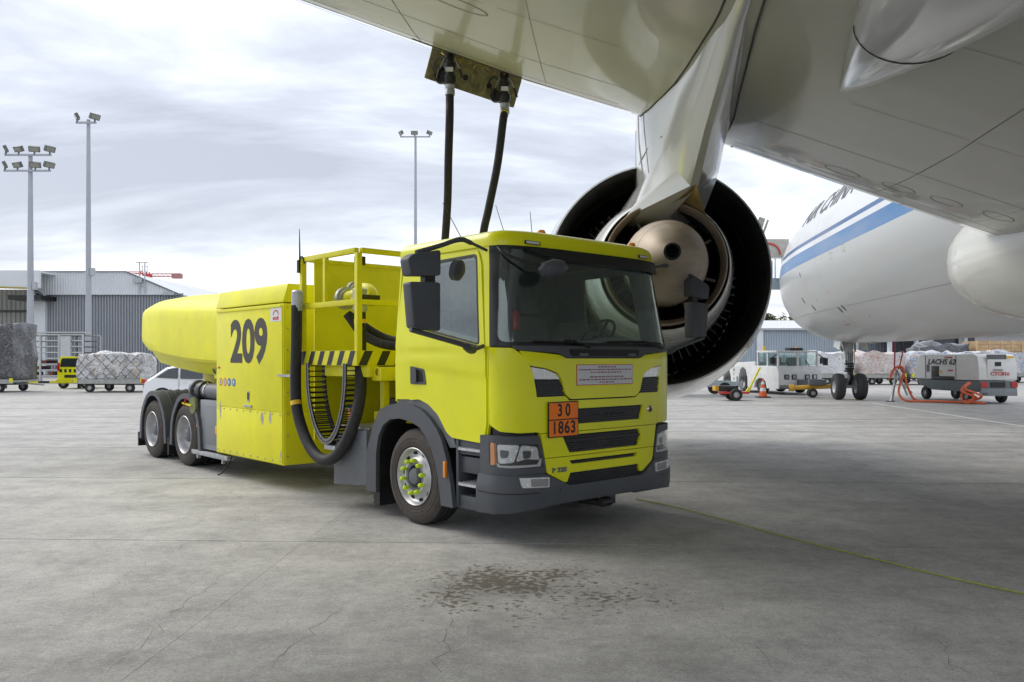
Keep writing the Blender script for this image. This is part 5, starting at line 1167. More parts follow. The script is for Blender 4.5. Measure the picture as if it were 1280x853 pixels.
MB().bar((10.3,-.5,7.7),(10.3,-.5,10.6),.08).bar((10.8,-.5,7.7),(10.8,-.5,10.6),.08).bar((10.0,-.5,10.6),(11.1,-.5,10.6),.07).bar((10.3,-.5,9),(10.8,-.5,9),.05).bar((10.3,-.5,8.4),(10.8,-.5,8.4),.05).bar((10.3,-.5,9.8),(10.8,-.5,9.8),.05).build('roof_ladder', STEEL, hg)
MB().box(9.8,10.6,-.7,-.4,8.7,9.1).build('roof_unit', STEEL, hg); MB().box(12.6,13.6,-.7,-.2,7.55,7.85).build('roof_unit', STEEL, hg)
h2 = thing('canopy_hangar', 'pale hangar with a deep open canopy at the left edge', 'hangar', (-59.2,76,0))
corrugated('rear_wall', 0, 16.5, 8, 0, 8.6, CCR, h2, .9, .12)
MB().add([(-10,-1,9.6),(16.6,-1,9.6),(16.6,-1,8.0),(6,-1,8.35),(-10,-1,8.7)]+[(-10,-.7,9.6),(16.6,-.7,9.6),(16.6,-.7,8.0),(6,-.7,8.35),(-10,-.7,8.7)],[(0,1,2,3,4),(5,6,7,8,9),(0,5,6,1),(1,6,7,2),(2,7,8,3),(3,8,9,4)]).build('fascia', CLt, h2, smooth=False)
MB().box(-10,16.6,-.7,9,9.4,9.55).build('roof', CLt, h2)
MB().bar((-6,-1.08,8.62),(16.4,-1.08,7.95),.16).build('yellow_trim', mat('ochre trim',(.35,.28,.05),.5), h2)
MB().bar((0,6,6.3),(16.4,6,6.3),.25).bar((15,4,6.5),(16.2,-.8,7.7),.3).build('crane_rail', mat('dark steel beam',(.08,.08,.085),.6), h2)
MB().box(13.5,16.5,-.6,8,7.0,7.4).build('beam', BLACK, h2)
# crane
ck = thing('tower_crane', 'red and white tower crane jib above the hangar roof', 'crane', (-90.5,205,0))
RW = mat('red crane lattice',(.55,.06,.06),.5); 
mb = MB()
for sx_,sy_ in ((-1,-1),(-1,1),(1,-1),(1,1)): mb.bar((sx_*.8,sy_*.8,0),(sx_*.8,sy_*.8,22.8),.3)
mb.build('mast', RW, ck)
def jib(name, x0, x1, z, h, m):
    mb = MB(); n = max(3,int(abs(x1-x0)/1.0))
    mb.bar((x0,-.4,z),(x1,-.4,z),.16).bar((x0,.4,z),(x1,.4,z),.16).bar((x0,0,z+h),(x1,0,z+h),.16)
    for i in range(n):
        a = x0+(x1-x0)*i/n; b_ = x0+(x1-x0)*(i+1)/n; mb.bar((a,-.4,z),((a+b_)/2,0,z+h),.08).bar(((a+b_)/2,0,z+h),(b_,-.4,z),.08)
    mb.build(name, m, ck)
jib('jib', -4.2, -.5, 22.4, .45, RW); jib('counter_jib', 1.6, 9.0, 21.7, .7, mat('faded red crane lattice',(.60,.22,.20),.5))
MB().box(6.9,9.1,-.7,.7,21.2,22.3).build('counterweight', mat('crane counterweight',(.42,.20,.20),.6), ck); MB().box(.0,2.0,-1.4,-.2,20.4,22.2).build('cabin', RW, ck)
MB().bar((-.6,0,22),(-.6,0,24.4),.14).bar((.6,0,22),(.6,0,24.4),.14).bar((-.9,0,24.2),(.9,0,24.2),.1).build('mast_head', mat('pale yellow steel',(.55,.53,.4),.5), ck)
# right-hand hangar and warehouse
h3 = thing('low_hangar', 'low pale blue corrugated hangar behind the nose wheel', 'hangar', (20,92,0))
corrugated('wall', 0, 28, 0, 0, 4.95, CBL, h3, .55, .12)
MB().add([(-.3,-.4,4.95),(28.5,-.4,4.95),(28.5,6,6.1),(-.3,6,6.1),(-.3,-.4,4.8),(28.5,-.4,4.8),(28.5,12,4.8),(-.3,12,4.8)],[(0,1,2,3),(0,4,5,1),(3,2,6,7)]).build('roof', mat('pale sheet roof',(.60,.62,.64),.4,var=.04), h3, smooth=False)
MB().box(-.3,28.4,-.5,-.38,4.75,4.97).build('gutter', STEEL, h3)
for x in (7.0,17.5): MB().box(x,x+.7,-.3,.1,0,4.8).build('door_post', CLt, h3)
MB().box(.2,27.8,.15,11,0,4.8).build('rear_block', CBL, h3)
h4 = thing('warehouse', 'white warehouse with dark loading bays beyond the ground power unit', 'warehouse', (44,88,0))
MB().box(0,40,0,20,0,4.2).build('wall', WHITE, h4)
MB().box(-6,42,-2.2,20,4.2,5.3).build('roof', mat('slate grey roof edge',(.055,.065,.085),.6), h4)
MB().box(-4.5,.0,.4,1,0,4.2).build('recessed_wall', mat('dark bay interior',(.04,.045,.055),.7), h4)
for x,w,z0,z1 in ((.6,2.6,1.9,3.9),(3.7,1.2,1.9,3.9),(6.2,1.4,1.2,3.0),(13.5,1.3,1.2,3.6),(22,3,0,3.4),(28,3,0,3.4),(34,3,0,3.4)):
    f = MB().box(x,x+w,-.06,.05,z0,z1).build('window', mat('dark window glass',(.03,.04,.06),.15,coat=.5), h4); MB().box(x-.1,x+w+.1,-.12,-.02,z0-.12,z0).build('sill', STEEL, f)
for x in (-4.6,-1.8,3.3): MB().box(x,x+.35,-1.0,-.6,0,4.2).build('column', CLt, h4)
# trees beyond the low hangar
LEAF = mat('autumn green foliage', (.085,.095,.028), .8, var=.5, scale=.8)
BARK = mat('grey bark', (.09,.075,.06), .9)
def tree(x, y, h, w, label, seed):
    t = thing('broadleaf_tree', label, 'tree', (x,y,0), 0, 'trees beyond the low hangar'); rg = random.Random(seed)
    mb = MB().tube([(0,0,0),(.1,0,h*.4),(0,.1,h*.75)],[.25,.18,.06],8)
    for i in range(7): a = rg.uniform(0,6.28); mb.tube([(0,0,h*.35+i*.3),(w*.5*math.cos(a),w*.5*math.sin(a),h*.6+i*.35)],[.08,.02],5)
    mb.build('trunk', BARK, t); mb = MB()
    cl = [(Vector((rg.uniform(-1,1)*w*.42,rg.uniform(-1,1)*w*.42,h*.62+rg.uniform(-.25,.32)*h)),rg.uniform(.12,.24)*w) for _ in range(14)]
    for c,r in cl:
        for _ in range(190):
            d = Vector((rg.gauss(0,1),rg.gauss(0,1),rg.gauss(0,1))).normalized()*r*rg.uniform(.5,1.1); p = c+d; s_ = .16; u = Vector((rg.uniform(-1,1),rg.uniform(-1,1),rg.uniform(-1,1))).normalized(); v = u.orthogonal().normalized()
            mb.add([p-u*s_-v*s_*.6,p+u*s_-v*s_*.6,p+u*s_+v*s_*.6,p-u*s_+v*s_*.6],[(0,1,2,3)])
    mb.build('crown', LEAF, t, smooth=False, recalc=False)
for i,(x,y,h,w,l) in enumerate(((36.0,122,8.6,5,'tallest rounded tree just right of the engine, beyond the hangar'),(39.5,124,7.8,6,'broad tree in the middle of the row beyond the low hangar'),(43.5,122,7.5,5.5,'tree nearest the aircraft nose beyond the low hangar'),(31.5,124,7.2,5.5,'tree hidden mostly by the engine, beyond the low hangar'))): tree(x,y,h,w,l,i)
# wrapped cargo
def wrapmat(name, cols, scale=2.2, rough=.3):
    if name in MATS: return MATS[name]
    m = bpy.data.materials.new(name); m.use_nodes = True; MATS[name] = m; t = m.node_tree; b = t.nodes['Principled BSDF']
    g = t.nodes.new('ShaderNodeTexCoord'); n = t.nodes.new('ShaderNodeTexNoise'); n.inputs['Scale'].default_value = scale; n.inputs['Detail'].default_value = 7; n.inputs['Distortion'].default_value = 1.2; t.links.new(g.outputs['Object'], n.inputs[0])
    r = t.nodes.new('ShaderNodeValToRGB'); t.links.new(n.outputs[0], r.inputs[0]); el = r.color_ramp.elements
    for i,c in enumerate(cols):
        p = .32+.36*i/(len(cols)-1)
        if i < 2: el[i].position = p; el[i].color = (*c,1)
        else: x = el.new(p); x.color = (*c,1)
    t.links.new(r.outputs[0], b.inputs['Base Color']); b.inputs['Roughness'].default_value = rough; b.inputs['Coat Weight'].default_value = .5; b.inputs['Coat Roughness'].default_value = .15
    bp = t.nodes.new('ShaderNodeBump'); bp.inputs['Distance'].default_value = .12; n2 = t.nodes.new('ShaderNodeTexNoise'); n2.inputs['Scale'].default_value = 6; n2.inputs['Detail'].default_value = 8; n2.inputs['Distortion'].default_value = 1.5; t.links.new(g.outputs['Object'], n2.inputs[0]); t.links.new(n2.outputs[0], bp.inputs['Height']); t.links.new(bp.outputs[0], b.inputs['Normal'])
    return m
def load(x, y, z, w, d, h, m, label, seed=0, net=True, netm=None, group='wrapped air cargo loads', lump=.12, netstep=.5):
    t = thing('cargo_load', label, 'cargo', (x,y,z), 0, group)
    nx,ny,nz = 18,10,10; bm = bmesh.new(); bmesh.ops.create_cube(bm, size=1)
    bmesh.ops.subdivide_edges(bm, edges=bm.edges[:], cuts=12, use_grid_fill=True)
    for v in bm.verts:
        p = v.co.copy(); q = Vector((p.x*w,p.y*d,(p.z+.5)*h)); r = (abs(p.x*2)**6+abs(p.y*2)**6)**(1/6) if (p.x or p.y) else 1
        k = 1-.06*max(0,p.z+.2)
        nv = noise.noise_vector(q*1.3+Vector((seed*7,0,0)))*lump + noise.noise_vector(q*4+Vector((seed*3,5,0)))*lump*.35
        top = noise.noise(Vector((q.x*.9,q.y*.9,seed*9)))*lump*2.2*(p.z+.5)
        v.co = Vector((q.x*k,q.y*k,q.z+top))+nv*(.2 if p.z<-.45 else 1)
    me = bpy.data.meshes.new('load'); bm.to_mesh(me); bm.free()
    for p in me.polygons: p.use_smooth = True
    link('wrapped_bale', me, m, t)
    if net:
        mb = MB(); nm = netm or mat('dark cargo net',(.12,.11,.10),.7); st_ = netstep; k = int((w+h)/st_)
        for i in range(-1,k+2):
            for sg in (-1,1):
                pts = []
                for j in range(9):
                    zz = h*j/8; xx = -w/2+i*st_-h*.5+sg*(zz-h/2)+h/2
                    if -w/2-.02 <= xx <= w/2+.02: pts.append((xx+.09*noise.noise(Vector((i*3.1,zz*2,seed))), -d/2-.06+.05*math.sin(xx*5+zz*3+i), zz*.99))
                if len(pts) > 1: mb.tube(pts,.013,4)
        if mb.v: mb.build('cargo_net', nm, t, kind='stuff')
    return t
DOLF = mat('dolly galvanised frame', (.35,.36,.34), .5, metal=.4, var=.2, scale=4, dirt=.4, dcol=(.15,.14,.12))
SW_T = MB().lathe([(.10,-.07),(.19,-.075),(.21,-.05),(.212,.05),(.19,.075),(.10,.07)],'y',n=20).mesh('small_tyre',recalc=False); SW_T.materials.append(TREAD)
SW_R = MB().lathe([(.12,-.06),(.10,-.03),(0,-.04)],'y',n=16).mesh('small_rim',recalc=False); SW_R.materials.append(mat('pale small rim',(.45,.45,.44),.5,metal=.3))
def small_wheel(parent, loc, s_=1., rz=0, redr=False):
    w = bpy.data.objects.new('wheel', None); COL.objects.link(w); w.parent = parent; w.location = loc; w.scale = (s_,s_,s_); w.rotation_euler = (0,0,rz)
    link('tyre', SW_T, None, w); o = link('rim', SW_R, None, w)
    return w
def dolly(x, y, w, d, label, rz=0., group='cargo dollies on the apron', bar=True, deckc=None):
    t = thing('cargo_dolly', label, 'dolly', (x,y,0), rz, group)
    MB().box(-w/2,w/2,-d/2,d/2,.50,.60).build('deck', DOLF, t, bevel=.01)
    MB().box(-w/2,w/2,-d/2-.04,-d/2,.44,.66).build('side_rail', DOLF, t)
    MB().box(-w/2+.2,w/2-.2,-.5,.5,.36,.50).build('underframe', GREYM, t)
    if bar: MB().bar((w/2,0,.42),(w/2+.9,0,.34),.07).build('drawbar', deckc or DOLF, t)
    for c in (-w/2+.05,w/2-.15): MB().box(c,c+.16,-d/2-.07,-d/2-.04,.50,.72).build('stop_bracket', YEL3, t)
    for sx_ in (-w/2+.75,w/2-.75):
        for sy_ in (-d/2+.15,d/2-.15): small_wheel(t,(sx_,sy_,.235),1.1)
    return t
dolly(-26.7,42.5,3.8,2.3,'cargo dolly carrying the dark wrapped load at the left edge')
load(-26.5,42.5,.62,3.3,2.2,2.75,wrapmat('dark shrink wrap',[(.10,.105,.12),(.05,.052,.06),(.14,.145,.16),(.03,.03,.035),(.2,.21,.23)]),'tall dark grey wrapped cargo load at the left edge',1,lump=.10)
dolly(-20.05,42.5,3.5,2.3,'cargo dolly under the low white wrapped load beside the white car')
load(-20.05,42.3,.62,3.35,1.6,1.30,wrapmat('white plastic wrap',[(.70,.70,.70),(.55,.55,.56),(.78,.78,.78),(.36,.37,.38),(.62,.55,.48),(.74,.74,.75)]),'low white plastic wrapped load under a dark net, left of the white car',2,lump=.13)
# far right loads
WM1 = wrapmat('white and orange wrap',[(.70,.68,.66),(.60,.48,.42),(.72,.72,.72),(.52,.28,.20),(.75,.75,.76),(.30,.36,.42)],3.2)
WM2 = wrapmat('white and blue wrap',[(.70,.72,.75),(.18,.34,.55),(.74,.75,.77),(.60,.50,.42),(.25,.35,.50),(.76,.76,.78)],2.8)
for i,(x,w,m,l) in enumerate(((23.6,2.9,WM1,'white and orange wrapped load just right of the nose wheel'),(26.6,2.6,WM2,'white and blue wrapped load behind the orange cable loop'),(29.6,2.8,WM2,'white and blue wrapped load half hidden by the ground power unit'),(20.6,2.6,wrapmat('plain white wrap',[(.7,.7,.71),(.62,.63,.65),(.76,.76,.77),(.55,.56,.58)]),'plain white covered load just left of the nose wheel'))):
    dolly(x,54,w-.05,2.3,'dolly under the '+l.replace(' load','') ,bar=False); load(x,54,.62,w-.15,2.2,1.42,m,l,i+3,net=False,lump=.13)
load(30.7,60,.3,3.6,2.2,2.35,wrapmat('grey tarpaulin',[(.12,.125,.14),(.08,.085,.10),(.17,.175,.19),(.1,.1,.12)]),'grey tarpaulin covered load above the ground power unit',11,net=False,lump=.22)
load(34.7,58,.62,3.6,2.2,1.50,WM2,'blue and white wrapped load at the right edge under the timber crate',12,net=False,lump=.12)
dolly(34.7,58,3.8,2.3,'dolly under the right edge blue and white wrapped load',bar=False)
dolly(30.4,64,3.5,2.3,'dolly standing behind the ground power unit',bar=False)
cr_ = thing('timber_crate','light timber crate stacked on the blue and white load at the right edge','crate',(34.4,59.6,0),0)
TIM = mat('pale timber boards',(.52,.36,.20),.7,var=.2,scale=3)
MB().box(-1.65,1.65,-.9,.9,1.9,2.9).build('crate_body', mat('timber crate core',(.36,.25,.14),.8), cr_)
for i in range(4): MB().box(-1.65,1.65,-.96,-.90,1.93+i*.245,2.15+i*.245).build('board', TIM, cr_)
for x in (-1.65,-.8,.05,.8,1.5): MB().box(x,x+.14,-1.0,-.96,1.88,2.95).build('batten', TIM, cr_)
# steel rack
rk = thing('cargo_rack','tall galvanised steel pallet rack standing before the grey hangar','rack',(-31.3,58,0))
RKM = mat('pale galvanised rack',(.48,.50,.51),.5,metal=.2,var=.1)
for i in range(8): MB().box(-2.25,2.0,-1.2,-1.05,.45+i*.40,.53+i*.40).box(-2.25,2.0,1.05,1.2,.45+i*.40,.53+i*.40).build('shelf', RKM, rk)
for x in (-2.25,-.95,.35,1.95): MB().box(x,x+.1,-1.26,-1.14,0,3.3).build('post', RKM, rk); MB().box(x,x+.1,1.14,1.26,0,3.3).build('post', RKM, rk)
for i in range(8): MB().box(-2.2,1.95,-1.0,1.0,.44+i*.40,.47+i*.40).build('shelf_tray', mat('dark tray steel',(.12,.12,.125),.6,metal=.3), rk)
MB().box(.5,1.2,-1.28,-1.24,1.55,3.2).build('rack_panel', RKM, rk); MB().box(-2.3,2.05,-1.25,-.2,3.42,3.5).build('shelf', RKM, rk)
mb=MB(); rg=random.Random(3)
for i in range(6): MB().box(-2+.5*i,-1.7+.5*i,-.9,.6,.5+.4*(i%3),.75+.4*(i%3)).build('stored_box', mat('dull red crate',(.30,.10,.06),.6), rk)
# yellow airport tug behind the white load
yt = thing('yellow_airport_van','small yellow airport vehicle seen from behind beside the steel rack','van',(-24.55,47.5,0))
MB().prism(rnd([(-.75,.30),(.75,.30),(.75,1.25),(.60,1.80),(-.60,1.80),(-.75,1.25)],.10),-1.2,1.2,'xz').build('body', YEL, yt, bevel=.03)
MB().prism(rnd([(-.60,1.22),(.60,1.22),(.50,1.70),(-.50,1.70)],.08),-1.225,-1.19,'xz').build('rear_window', mat('dark vehicle glass',(.02,.025,.03),.08,coat=.6), yt)
for i in range(5): MB().box(-.62+i*.26,-.49+i*.26,-1.22,-1.19,.92,1.10).build('check_mark', INK, yt)
MB().box(-.35,.35,-1.22,-1.19,.62,.78).build('plate', INK, yt); MB().box(-.74,-.62,-1.23,-1.19,1.0,1.45).build('tail_light', REDL, yt); MB().box(.62,.74,-1.23,-1.19,1.0,1.45).build('tail_light', REDL, yt)
MB().box(-.78,.78,-1.28,-1.18,.35,.52).build('rear_bumper', YEL3, yt); MB().lathe([(.07,0),(.06,.14),(0,.16)],'z',(.3,-.8,1.80),12).build('beacon', AMBER, yt)
for sx_ in (-.62,.62): small_wheel(yt,(sx_,-.8,.28),1.3,PI/2*0)
bb = thing('barrier_pole','low yellow and black striped pole lying along the apron edge','barrier',(-26.3,47.0,0))
for i in range(9): MB().box(-2.9+i*.62,-2.29+i*.62,-.06,.06,.30,.42).build('pole_segment', YBAND if i%2 else INK, bb)
for x in (-2.4,1.8): MB().box(x,x+.12,-.1,.1,0,.30).build('pole_stand', BLACK, bb)
# white hatchback behind the truck's rear wheels
car = thing('white_car','white hatchback parked behind the rear wheels of the lime truck','car',(-11.05,30.2,0),R(4))
CARP = mat('white car paint',(.74,.76,.78),.2,coat=.8,var=.02)
prof_ = [(-2.02,.30),(-2.05,.62),(-2.0,.92),(-1.82,1.02),(-1.28,1.40),(-1.0,1.46),(-.2,1.48),(.45,1.40),(1.05,1.02),(1.85,.86),(2.05,.66),(2.08,.32)]
def carsec(t):   # t in -1..1 across
    k = 1-.0*abs(t); return k
mb = MB(); ny = 12
for i in range(ny+1):
    t = -1+2*i/ny; y = .88*math.copysign(abs(t)**.8,t)
    for x,z in prof_:
        sh = max(0,z-.9)/.58; e_ = abs(t)**6
        mb.v.append((x*(1-.05*e_), y*(1-.20*sh*1.0), z-(.06*e_ if z>.9 else 0)))
k = len(prof_)
for i in range(ny):
    for j in range(k): mb.f.append((i*k+j,i*k+(j+1)%k,(i+1)*k+(j+1)%k,(i+1)*k+j)); mb.mi.append(0)
mb.f += [tuple(range(k)), tuple(ny*k+j for j in range(k))]; mb.mi += [0,0]
cb_ = mb.build('car_body', CARP, car, bevel=.0, ang=35)
CG_ = mat('dark car glass',(.03,.04,.045),.05,coat=.8)
for sg in (-1,1):
    for P in ([(-1.55,1.04),(-1.12,1.34),(-.80,1.385),(-.78,1.0)],[(-.70,1.0),(-.72,1.39),(.05,1.395),(.08,.99)],[(.16,.99),(.13,1.39),(.42,1.33),(.88,1.0)]):
        link('side_window', sheet(rnd(P,.04), lambda a,b_,off: Vector((a, sg*(.872*(1-.20*max(0,b_-.9)/.58)+off), b_)), .012, .02, (), 0), CG_, cb_)
    for x in (-1.30,1.32):
        MB().lathe([(.36,-.01),(.36,-.02),(0,-.02)],'y',(x,sg*.875+(.0 if sg<0 else .03),.33),24).build('wheel_opening', VOIDM, car)
        w = small_wheel(car,(x,sg*.80,.315),1.48)
    link('door_handle', sheet([(-.62,.86),(-.46,.86),(-.46,.885),(-.62,.885)], lambda a,b_,off: Vector((a,sg*(.875+off),b_)), .015,.02,(),0), CARP, car)
    link('door_seam', sheet([(-.74,.35),(-.73,.35),(-.73,1.0),(-.74,1.0)], lambda a,b_,off: Vector((a,sg*(.877+off),b_)), .004,.01,(),0), SEAM, car)
    MB().box(-2.035,-1.9,sg*.60 if sg>0 else -.84,.84 if sg>0 else -.60,.84,.985).build('tail_lamp', REDL, car)
link('rear_window', sheet(rnd([(-.60,0),(.60,0),(.52,.42),(-.52,.42)],.05), flat_map((-1.80,0,1.045),(0,1,0),Vector((.54,0,.38)).normalized(),Vector((-.38,0,.54)).normalized()), .012, .02, (), 0), CG_, car)
# ------------------------------------------------ boarding stairs at the nose
bs = thing('boarding_stairs','pale grey boarding stairs standing at the nose door beyond the engine','stairs',(11.2,38.5,0),0)
BSM = mat('pale blue grey stair paint',(.36,.43,.46),.5,var=.1)
MB().box(-.6,1.25,-1.2,1.2,5.0,5.18).build('platform', BSM, bs); MB().box(-.65,1.3,-1.25,-1.2,4.78,5.3).build('side_skirt', BSM, bs)
for x in (-.55,-.3,.0,.3,.6,.9,1.2): MB().bar((x,-1.2,5.18),(x,-1.2,6.2),.05).build('baluster', WHITE, bs)
for y in (-1.2,1.2): MB().bar((-.6,y,6.22),(1.25,y,6.22),.07).build('handrail', WHITE, bs)
MB().box(.1,.5,-1.16,-1.12,5.2,6.1).build('kick_panel', WHITE, bs); MB().box(-.3,1.2,-1.26,-1.2,6.25,7.05).build('canopy_side', mat('weathered canopy panel',(.42,.42,.38),.6,var=.15), bs)
MB().tube([(.05+.55*math.cos(a*PI/10)+.2,-1.3,6.35+.5*math.sin(a*PI/10)) for a in range(11)],.035,6).build('red_hoop', RED, bs)
MB().bar((-.55,-1.25,6.2),(.0,-1.25,8.0),.28,.10,up=(0,1,0)).bar((-.35,-1.30,6.2),(.25,-1.30,7.9),.08).build('lift_arm', mat('weathered arm metal',(.30,.30,.26),.6,var=.3,scale=6), bs)
for y in (-1.1,1.1): MB().bar((-.6,y,5.1),(-6.6,y,.6),.22,.12).build('stringer', BSM, bs)
for i in range(22): t_=(i+.5)/22; MB().box(-.6-6*t_-.28,-.6-6*t_,-1.05,1.05,5.08-4.5*t_-.03,5.08-4.5*t_).build('stair_tread', STEEL, bs)
for y in (-1.15,1.15): MB().bar((-.6,y,6.1),(-6.6,y,1.6),.06).build('handrail', WHITE, bs)
MB().box(-6.8,-.9,-1.0,-.8,.42,.66).box(-6.8,-.9,.8,1.0,.42,.66).build('chassis_beam', BSM, bs)
for a,b_ in (((-3.4,.6),(-2.6,2.4)),((-5.2,.3),(-4.6,1.7)),((-3.0,.6),(-1.2,4.8))): MB().bar((a[0],-.95,a[1]),(b_[0],-.95,b_[1]),.20).build('brace', BSM, bs)
for x in (-6.0,-1.6): 
    for y in (-.9,.9): small_wheel(bs,(x,y,.33),1.5)
# trolley with yellow drawbar
tk = thing('equipment_trolley','low two-wheeled trolley with red frame and raised yellow drawbar','trolley',(9.0,33.8,0))
MB().box(-.55,.55,-.35,.35,.28,.36).build('frame', RED, tk, bevel=.01); MB().box(-.75,.15,-.22,.22,.38,.60).build('black_case', BLACK, tk, bevel=.03); MB().box(-.80,-.66,-.24,.24,.40,.60).build('orange_end', mat('ochre plastic cap',(.55,.30,.02),.5), tk)
MB().bar((.5,-.1,.32),(.62,-.1,.5),.12).bar((.60,-.1,.45),(1.05,-.1,1.35),.07).build('drawbar', YBAND, tk)
for y in (-.38,.38): small_wheel(tk,(.0,y,.25),1.18)
for x in (.12,.30): MB().bar((x,-.1,.36),(x,-.1,.98 if x<.2 else .85),.06).build('upright', STEEL, tk)
# cone
cn = thing('traffic_cone','orange and white traffic cone in front of the white tug','traffic cone',(10.95,36.3,0))
CO = mat('orange cone plastic',(.75,.13,.02),.5); CW_ = mat('white cone band',(.75,.75,.74),.5)
MB().box(-.27,.27,-.27,.27,0,.05).build('base', BLACK, cn)
for (z0_,z1_),mm in zip(((.05,.28),(.28,.42),(.42,.58),(.58,.70),(.70,.84)),(CO,CW_,CO,CW_,CO)):
    r = lambda z: .19-.165*z/.84; MB().lathe([(r(z0_),z0_),(r(z1_),z1_)]+([(0,z1_)] if z1_>.8 else []),'z',n=20).build('cone_band', mm, cn, recalc=False)
# pushback tug
tg = thing('pushback_tug','white pushback tug with two-pane windscreen facing the nose wheel','tug',(13.45,39.0,0),R(-90+15))
TGW = mat('worn white tug paint',(.66,.67,.67),.45,coat=.1,var=.06,dirt=.35,dcol=(.36,.34,.31))
# local x forward, y left; front face at x=0
def notch(poly): return poly
MB().prism(rnd([(-5.6,.35),(-5.6,1.45),(-1.9,1.55),(-1.9,1.35),(-.05,1.35),(.10,1.1),(.10,.28),(-.9,.28),(-1.0,.6),(-1.25,.75),(-1.6,.75),(-1.9,.6),(-2.0,.28),(-2.6,.28),(-2.62,.75),(-2.78,1.15),(-3.05,1.28),(-3.3,1.15),(-3.45,.75),(-3.47,.3),(-4.2,.3),(-4.22,.75),(-4.38,1.15),(-4.62,1.25),(-4.86,1.12),(-4.98,.75),(-5.0,.35)],.03),-1.15,1.15,'xz').build('tug_body', TGW, tg, bevel=.02)
for x in (-.05,): pass
MB().box(-1.85,-.12,-1.12,1.12,1.98,2.07).build('cab_roof', TGW, tg, bevel=.02)
for x,y in ((-.14,-1.08),(-.14,-.04),(-.14,1.0),(-1.85,-1.08),(-1.85,1.0),(-1.0,-1.08),(-1.0,1.0)): MB().box(x,x+.08,y,y+.08,1.35,1.98).build('cab_pillar', TGW, tg)
for y0_,y1_ in ((-1.0,-.05),(.05,1.0)): 
    g_ = MB().box(-.10,-.085,y0_,y1_,1.36,1.96).build('windscreen_pane', SGL, tg); MB().bar((-.05,y0_+.55,1.34),(-.05,y0_+.35,1.60),.03).build('wiper', BLACK, g_)
for sg in (-1,1): MB().box(-.95,-.2,sg*1.06,sg*1.07,1.38,1.95).box(-1.8,-1.05,sg*1.06,sg*1.07,1.38,1.95).build('side_pane', SGL, tg)
MB().box(-1.9,-1.86,-1.0,1.0,1.3,1.95).build('rear_pane', SGL, tg); MB().box(-1.5,-1.0,-.8,-.3,1.0,1.75).box(-1.5,-1.0,.3,.8,1.0,1.75).build('seat', SEAT, tg, bevel=.03)
for y in (-.85,-.45,.25,.65): lf = MB().box(.09,.13,y,y+.24,.72,.95).build('front_light', BLACK, tg); MB().box(.128,.135,y+.05,y+.19,.76,.91).build('light_lens', CHROME, lf)
MB().box(.10,.45,-.18,.18,.42,.72).build('tow_hitch', GREYM, tg, bevel=.02); MB().box(.0,.16,-1.1,1.1,.28,.45).build('front_bumper', mat('dark worn bumper',(.10,.10,.10),.6), tg)
MB().lathe([(.10,0),(.09,.14),(.05,.18),(0,.18)],'z',(-.3,.1,2.07),14).build('beacon', AMBER, tg); MB().box(-.6,-.2,-.35,.35,2.07,2.20).build('roof_lamp_bar', BLACK, tg); MB().lathe([(.08,0),(.07,.2),(0,.22)],'z',(-1.6,-.85,2.07),12).build('beacon', mat('yellow beacon lens',(.7,.45,.03),.3), tg)
for sg in (-1,1): MB().box(-.15,-.02,sg*1.35-.12,sg*1.35+.12,1.45,1.75).bar((-.1,sg*1.1,1.9),(-.1,sg*1.35,1.75),.04).build('mirror', BLACK, tg)
for x in (-1.42,-3.05,-4.6):
    for sg in (-1,1): small_wheel(tg,(x,sg*1.0,.42),1.9)
mb = MB()
for i in range(4): text_on('LMT0'[i],'side_letter',INK,tg,(-3.9,-1.155,1.32-i*.22),(1,0,0),(0,0,1),size=.2,ext=.003)
# tow bar
tb_ = thing('tow_bar','yellow tow bar with small wheels between the tug and the nose wheel','tow bar',(12.9,36.2,0),R(-14))
MB().tube([(-.75,0,.42),(.95,0,.50)],.10,14).lathe([(.15,-.82),(.15,-.6)],'x',(0,0,.42),14).build('bar', mat('ochre yellow steel',(.68,.38,.04),.5,var=.15,scale=6,dirt=.4,dcol=(.25,.2,.15)), tb_); MB().tube([(-1.2,0,.45),(-.75,0,.42)],.05,8).build('tow_eye', GREYM, tb_)
small_wheel(tb_,(.15,-.25,.21),.95,.15); small_wheel(tb_,(.15,.25,.21),.95,.15); MB().box(.0,.7,-.3,.3,.55,.80).build('pump_box', GREYM, tb_, bevel=.02); MB().bar((.15,-.25,.2),(.15,.25,.2),.05).build('axle', GREYM, tb_)
# ground power unit
gu = thing('ground_power_unit','white and grey wheeled ground power unit marked LACHS 62 with orange cable','power unit',(17.56,31.3,0),R(-90+3.5))
# local x = towards camera (rear face x=0), y = right in picture (0..1.5); body runs back to x=-4.2
GW = mat('white power unit paint',(.72,.72,.70),.35,coat=.2,var=.04,dirt=.12,dcol=(.5,.48,.44)); GG = mat('grey power unit base',(.13,.15,.155),.5,var=.1)
MB().prism(rnd([(-4.35,.85),(-4.35,1.45),(-4.1,1.80),(-3.7,1.88),(-.30,1.88),(-.10,1.80),(0,1.4),(.02,.88)],.06),.0,1.5,'xz').build('canopy', GW, gu, bevel=.05)
MB().prism([(-4.35,.83),(.02,.86),(.05,.55),(-.2,.45),(-.6,.42),(-3.2,.42),(-4.1,.60)],.04,1.46,'xz').build('base_frame', GG, gu, bevel=.02)
MB().box(-3.15,-2.6,-.015,.05,.95,1.40).box(-3.15,-1.55,-.015,.05,.86,1.0).build('cable_bay', BLACK, gu, bevel=.01)
for x in (-3.6,-1.45): MB().box(x,x+.02,-.012,.02,.9,1.82).build('canopy_seam', SEAM, gu)
MB().box(-3.5,-3.3,-.015,.02,1.15,1.45).build('side_grille', GG, gu)
mb_l = dict(ext=.003)
